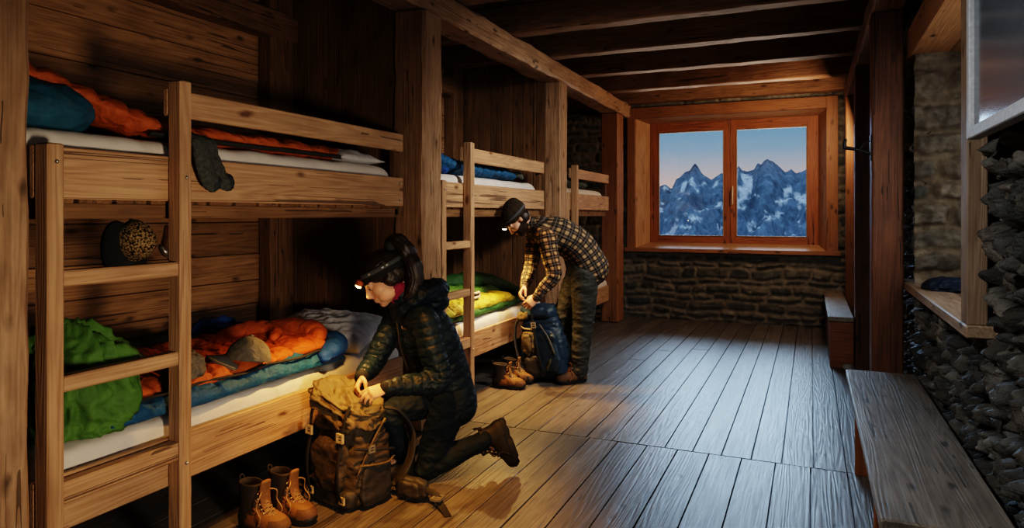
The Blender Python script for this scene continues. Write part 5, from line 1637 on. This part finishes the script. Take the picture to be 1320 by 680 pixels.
    for a_ in (.9, 1.55, 1.75, -.9):
        p = cb + Rm @ np.array((.1165 * s * math.cos(a_), .0975 * s * math.sin(a_), .060 * s + .1 * .112 * s * math.cos(a_)))
        nn = nrm(Rm @ np.array((math.cos(a_), math.sin(a_), 0)))
        Rk = np.column_stack([nn, nrm(np.cross(Rm[:, 2], nn)), Rm[:, 2]])
        link('strap_mark', Blob().ell(p, (.002, .008, .005), Rk, 14).raw('strap_mark'), M['strapdetail'], st)
    return headlamp_unit(root, hd, Rm, s, .113, .052, .45, 'lens_w', 'lamp_shell', st)

# ------------------------------------------------------------------ the bending man
def build_man():
    hd = A3(P(667, 283, 6.0)); s = 1.10
    f = nrm(-.58 * RVa - .78 * Ua - .16 * FVa); left = nrm(np.cross((0, 0, 1.0), f)); left = nrm(left - f * left.dot(f)); up = np.cross(f, left)
    Rm = np.column_stack([f, left, up])
    neck0 = A3(P(691, 291, 6.05)); neck1 = hd - f * .03 - up * .06
    shL, shR = A3(P(705, 308, 5.88)), A3(P(690, 303, 6.20))
    elL, elR = A3(P(714, 354, 5.84)), A3(P(684, 344, 6.16))
    wrL, wrR = A3(P(692, 383, 5.84)), A3(P(676, 369, 6.02))
    pel = A3(P(752, 348, 6.1)); wst = A3(P(741, 318, 6.08)); chs = A3(P(714, 300, 6.05))
    hpL, hpR = A3(P(754, 354, 6.02)), A3(P(747, 350, 6.18))
    knL, knR = A3(P(752, 414, 6.08)), A3(P(726, 410, 6.22))
    anL, anR = A3(P(746, 474, 6.13)), A3(P(727, 466, 6.34))
    latT = nrm(shL - shR)
    b = Blob()
    head_prims(b, hd, Rm, s)
    b.tube([neck1, (neck0 + neck1) / 2, neck0], [.058, .060, .066], seg=16, sub=3)
    tor = [pel, wst, chs, neck0]
    b.tube(tor, [.155, .145, .165, .08], seg=24, sub=5, lat=[tuple(latT)] * 4, flat=[.72, .72, .70, .8])
    for sh, el, wr in ((shL, elL, wrL), (shR, elR, wrR)):
        b.tube([chs * .5 + neck0 * .5, sh], [.07, .06], seg=14)
        b.tube([sh, sh * .45 + el * .55, el], [.056, .050, .042], seg=14, sub=3); b.tube([el, el * .6 + wr * .4, wr], [.042, .041, .028], seg=14, sub=3)
    g = nrm(-.93 * RVa - .36 * FVa)
    for hp, kn, an in ((hpL, knL, anL), (hpR, knR, anR)):
        b.tube([hp, hp * .5 + kn * .5, kn], [.092, .080, .058], seg=16, sub=3); b.tube([kn, kn * .65 + an * .35, an], [.058, .058, .038], seg=16, sub=3)
        b.tube([an, an + g * .12 - Ua * .06], [.038, .03], seg=12)
    dL = nrm(A3(P(677, 396, 5.82)) - wrL)
    hand_prims(b, wrL, dL, nrm(-.55 * Ua + .5 * FVa - .4 * RVa), nrm(.5 * FVa - .6 * RVa + .2 * Ua), 1.08, (.40, .6, .5), .10, .3)
    dR = nrm(A3(P(667, 386, 5.95)) - wrR)
    hand_prims(b, wrR, dR, nrm(.6 * RVa - .2 * FVa - .3 * Ua), nrm(-.8 * FVa - .1 * RVa), 1.08, (.45, .7, .6), .08, .35)
    me = b.remesh('person', .0044, 5, .5)
    soften_head(me, hd, s)
    V = verts_np(me); loc = ((V - hd) @ Rm) / s
    beard = np.maximum(sstep(-.020, -.036, loc[:, 2] - .22 * np.clip(.055 - loc[:, 0], -.1, .12)), (np.abs(loc[:, 1]) < .03) * (loc[:, 0] > .07) * sstep(-.040, -.047, loc[:, 2])) * sstep(-.035, -.015, loc[:, 0]) * (np.linalg.norm(loc, axis=1) < .2) * sstep(-.17, -.12, loc[:, 2])
    lips = (np.abs(loc[:, 1]) < .022) * (loc[:, 0] > .088) * (loc[:, 2] > -.078) * (loc[:, 2] < -.054)
    bw = np.clip(beard * (1 - lips * (loc[:, 2] > -.076) * (loc[:, 2] < -.055)), 0, 1)
    bN = normals_np(me)
    keep = [tuple(f.vertices) for f in me.polygons if min(bw[v] for v in f.vertices) > .6]
    ids = sorted({v for f in keep for v in f}); mp_ = {v: k for k, v in enumerate(ids)}
    bV = V[ids] + bN[ids] * (.0004 + .003 * bw[ids] + .0018 * nz(V[ids], 140, 3))[:, None]
    beard_me = mesh_np('beard', bV, [tuple(mp_[v] for v in f) for f in keep], True)
    root = link('person', me, M['skin_m'])
    link('beard', beard_me, M['beard'], root)
    tag(root, 'bearded man in plaid shirt, beanie and lit headlamp bending over a navy backpack', 'person')
    eyes_and_brows(root, hd, Rm, s)
    # ---- plaid shirt
    b = Blob()
    torS = [A3(P(760, 345, 6.1)), A3(P(742, 316, 6.08)), A3(P(716, 301, 6.05)), A3(P(697, 293, 6.05))]
    b.tube(torS, [.195, .188, .195, .108], seg=32, sub=6, lat=[tuple(latT)] * 4, flat=[.88, .84, .80, .86])
    b.tube([chs * .4 + shL * .6, shL], [.10, .088], seg=20); b.tube([chs * .4 + shR * .6, shR], [.10, .086], seg=20)
    for sh in (shL, shR): b.tube([neck0 * .7 + chs * .3, sh * .85 + neck0 * .15], [.11, .092], seg=20); b.ell(sh * .75 + chs * .25, .10)
    armL = [shL, shL * .5 + elL * .5, elL, elL * .45 + wrL * .55, wrL + nrm(elL - wrL) * .012]; armR = [shR, shR * .5 + elR * .5, elR, elR * .45 + wrR * .55, wrR + nrm(elR - wrR) * .012]
    b.tube(armL, [.082, .076, .066, .056, .042], seg=20, sub=5); b.tube(armR, [.080, .074, .064, .056, .042], seg=20, sub=5)
    me = b.remesh('plaid_shirt', .006, 9); V = verts_np(me); N = normals_np(me)
    S, Aa, I = bone_coords(V, [(torS, [.18, .17, .18, .1], latT, 0), (armL, [.08, .075, .066, .056, .042], latT, .02), (armR, [.08, .074, .064, .056, .042], latT, .02)])
    el = np.minimum(np.linalg.norm(V - elL, axis=1), np.linalg.norm(V - elR, axis=1))
    rd = ridged(V * np.array([1, 1, 1.7]), 8, 3, 25) - .62
    set_verts(me, V + N * (.013 * rd + .012 * np.exp(-(el / .13) ** 2) * (ridged(V, 14, 2, 27) - .6))[:, None])
    attr_vec(me, 'pl', np.column_stack([S, Aa, V[:, 2] * 0]))
    sh_ = link('plaid_shirt', me, M['plaid'], root)
    b = Blob().tube([neck0 * .9 + neck1 * .1, neck0 * .5 + neck1 * .5], [.082, .072], seg=24, lat=[tuple(latT)] * 2, flat=.9)
    me = b.remesh('collar', .005, 3); V = verts_np(me); attr_vec(me, 'pl', np.column_stack([V[:, 2], V[:, 0], V[:, 1]]))
    link('collar', me, M['plaid'], sh_)
    for arm in (armL, armR):
        e = arm[-1]; d_ = nrm(arm[-1] - arm[-2])
        me = Blob().tube([e - d_ * .03, e + d_ * .012], [.045, .042], seg=24).raw('cuff'); V = verts_np(me)
        attr_vec(me, 'pl', np.column_stack([(V - e) @ d_, np.arctan2((V - e)[:, 2], (V - e) @ nrm(np.cross(d_, Ua))) * .045, V[:, 0] * 0]))
        link('cuff', me, M['plaid'], sh_)
    # ---- trousers
    b = Blob()
    b.tube([pel + (wst - pel) * .75, pel, pel - np.array((0, 0, .07))], [.158, .168, .152], seg=24, sub=3, lat=[tuple(latT)] * 3, flat=[.8, .84, .8])
    for hp, kn, an in ((hpL, knL, anL), (hpR, knR, anR)):
        b.tube([hp, hp * .5 + kn * .5, kn, kn * .5 + an * .5, an - np.array((0, 0, .03))], [.122, .112, .093, .088, .080], seg=20, sub=4)
    me = b.remesh('trousers', .006, 4); V = verts_np(me); N = normals_np(me)
    kd = np.minimum(np.linalg.norm(V - knL, axis=1), np.linalg.norm(V - knR, axis=1))
    low = sstep(.45, .12, V[:, 2])
    set_verts(me, V + N * (.013 * (ridged(V * np.array([1, 1, 1.5]), 7, 3, 35) - .62) + .012 * (np.exp(-(kd / .14) ** 2) + low) * (ridged(V * np.array([.6, .6, 2]), 11, 2, 36) - .6))[:, None])
    link('trousers', me, M['pants'], root)
    for an, k in ((anL, 1), (anR, -1)):
        t = empty('boot'); t.parent = root
        make_boot(t, L=.305, W=.112, H=.155, mats=dict(main='leather_d', dark='leather_d', toe='leather_d', lace='lace_d'), side=k, open_top=False)
        t.location = (an[0] + g[0] * .07, an[1] + g[1] * .07, 0); t.rotation_euler = (0, 0, math.atan2(g[1], g[0]))
    # ---- hair at the nape, beanie, headlamp
    b = Blob()
    for k in (1, -1): b.ell(hd + Rm @ (np.array((-.045, k * .055, -.02)) * s), np.array((.045, .026, .045)) * s, Rm, 20)
    b.ell(hd + Rm @ (np.array((-.075, 0, -.015)) * s), np.array((.034, .06, .05)) * s, Rm, 20)
    me = b.remesh('hair', .005, 3); V = verts_np(me); attr_vec(me, 'hc', V)
    link('hair', me, M['hair'], root)
    b = Blob()
    def e(p, r): b.ell(hd + Rm @ (np.array(p) * s), np.array(r) * s, Rm, 28)
    e((-.022, 0, .062), (.111, .091, .086)); e((-.045, 0, .095), (.085, .074, .066)); e((-.016, 0, .045), (.108, .089, .036))
    me = b.remesh('beanie', .005, 4); V = verts_np(me); N = normals_np(me); loc = (V - hd) @ Rm
    ang = np.arctan2(loc[:, 1], loc[:, 0] + .02)
    set_verts(me, V + N * (.003 * np.abs(np.sin(ang * 30)) + .008 * (ridged(V, 11, 2, 45) - .6))[:, None])
    link('beanie', me, M['beanie'], root)
    cb = hd + Rm @ (np.array((-.018, 0, 0)) * s)
    st = ring_band('headlamp', cb, Rm, .111 * s, .0925 * s, .052 * s, .12, .022, .004, 'band', root)
    return headlamp_unit(root, hd, Rm, s, .113, .050, .5, 'lens_m', 'iron', st)
M['beanie'] = cloth('brown_knit', (.030, .022, .014), .95, 260, .6, 50.0, .1, .4)
lampW = build_woman()
lampM = build_man()

# ================================================================== LIGHT
w = bpy.data.worlds.new('world'); SC.world = w; w.use_nodes = True
nt = w.node_tree; nt.nodes.clear()
out = nt.nodes.new('ShaderNodeOutputWorld'); bg = nt.nodes.new('ShaderNodeBackground')
tc = nt.nodes.new('ShaderNodeTexCoord'); sp = nt.nodes.new('ShaderNodeSeparateXYZ'); rp = nt.nodes.new('ShaderNodeValToRGB')
nt.links.new(tc.outputs['Generated'], sp.inputs[0])
mp = nt.nodes.new('ShaderNodeMapRange'); mp.inputs[1].default_value = -.1; mp.inputs[2].default_value = .5
nt.links.new(sp.outputs[2], mp.inputs[0]); nt.links.new(mp.outputs[0], rp.inputs[0])
els = rp.color_ramp.elements
def z2(e): return (math.sin(math.radians(e)) + .1) / .6
stops = [(0, (.20, .22, .28)), (z2(0), (.55, .42, .38)), (z2(2.6), (.52, .40, .38)), (z2(3.8), (.36, .37, .43)), (z2(5.3), (.20, .31, .44)), (z2(7.4), (.115, .255, .42)), (z2(14), (.35, .55, .85)), (1, (.9, 1.25, 1.7))]
while len(els) < len(stops): els.new(.5)
for e, (p_, c_) in zip(els, stops): e.position = p_; e.color = (*c_, 1)
nt.links.new(rp.outputs[0], bg.inputs[0]); bg.inputs[1].default_value = 1.0
nt.links.new(bg.outputs[0], out.inputs[0])

def lamp(name, ty, loc, energy, col, aim=None, **k):
    l = bpy.data.lights.new(name, ty); l.energy = energy; l.color = col
    for a, c in k.items(): setattr(l, a, c)
    o = bpy.data.objects.new(name, l); COL.objects.link(o); o.location = loc
    if aim is not None:
        o.rotation_euler = (Vector(aim) - Vector(loc)).to_track_quat('-Z', 'Y').to_euler()
    return o
# cool twilight sky through the end window
lamp('sky_glow', 'SUN', (0, 14, 8), 4.3, (.50, .74, 1.0), aim=(1.8, 0, 2.0), angle=math.radians(36))
lamp('snow_bounce', 'SUN', (0, 16, -3), 3.2, (1.0, .84, .70), aim=(-.6, 0, 2.6), angle=math.radians(20))
# soft daylight through the niche window
lamp('niche_daylight', 'AREA', (1.21, 4.52, 1.85), 12, (.95, .93, .92), aim=(-2.6, 5.6, 1.6), shape='RECTANGLE', size=1.6, size_y=1.3)
# soft added fill lights, none with a real source in the room
lamp('room_fill', 'SPOT', (.30, 4.3, 3.05), 430, (1.0, .94, .86), aim=(-2.5, 6.0, 1.25), spot_size=math.radians(74), spot_blend=1.0, shadow_soft_size=.25)  # added fill on the middle and far bunk rails
lamp('room_fill', 'SPOT', (.54, .95, .92), 240, (1.0, .80, .58), aim=(-2.6, 2.35, .95), spot_size=math.radians(72), spot_blend=1.0, shadow_soft_size=.22)  # added fill on the nearest bunk
lamp('stone_fill', 'SPOT', (-1.3, 1.2, 3.0), 190, (.96, .96, .94), aim=(.7, 3.7, .9), spot_size=math.radians(80), spot_blend=1.0, shadow_soft_size=.03)  # added to brighten the right stone wall
lamp('far_fill', 'SPOT', (.45, -1.0, 2.7), 300, (1.0, .90, .80), aim=(-1.2, 10, .7), spot_size=math.radians(24), spot_blend=.9, shadow_soft_size=.06)  # added to brighten the end wall
lamp('warm_fill', 'SPOT', (-1.3, 1.9, 2.8), 620, (1.0, .43, .075), aim=(-1.8, 2.95, 0), spot_size=math.radians(40), spot_blend=1.0, shadow_soft_size=.05)  # added for a warm floor pool near the woman, no lamp hangs here
lamp('warm_fill', 'SPOT', (-1.9, 4.95, 3.3), 600, (1.0, .44, .08), aim=(-2.0, 5.12, 0), spot_size=math.radians(30), spot_blend=1.0, shadow_soft_size=.05)  # added for a warm floor pool near the man, unseen behind a joist
lamp('reveal_fill', 'AREA', (.30, 8.6, 2.6), 36, (1.0, .68, .42), aim=(-2.4, 9.5, 1.9), shape='RECTANGLE', size=.8, size_y=.5)  # added to brighten the window reveal and the last bunk post

def headlamp(pos, direction, energy, col, size, blend=.75):
    return lamp('headlamp_beam', 'SPOT', pos, energy, col, aim=Vector(pos) + Vector(direction), spot_size=size, spot_blend=blend, shadow_soft_size=.02)
SC.view_settings.view_transform = 'Filmic'
SC.view_settings.look = 'High Contrast'
SC.view_settings.exposure = 0.0
SC.cycles.use_denoising = True
SC.cycles.max_bounces = 8
SC.cycles.sample_clamp_indirect = 6.0
SC.cycles.caustics_reflective = False
SC.cycles.caustics_refractive = False
pw, fw = lampW
headlamp(pw, A3(P(420, 540, 3.5)) - pw, 40, (1.0, .52, .14), math.radians(150), .9)
pm, fm = lampM
headlamp(pm, A3(P(664, 460, 5.75)) - pm, 110, (1.0, .58, .2), math.radians(120), .9)
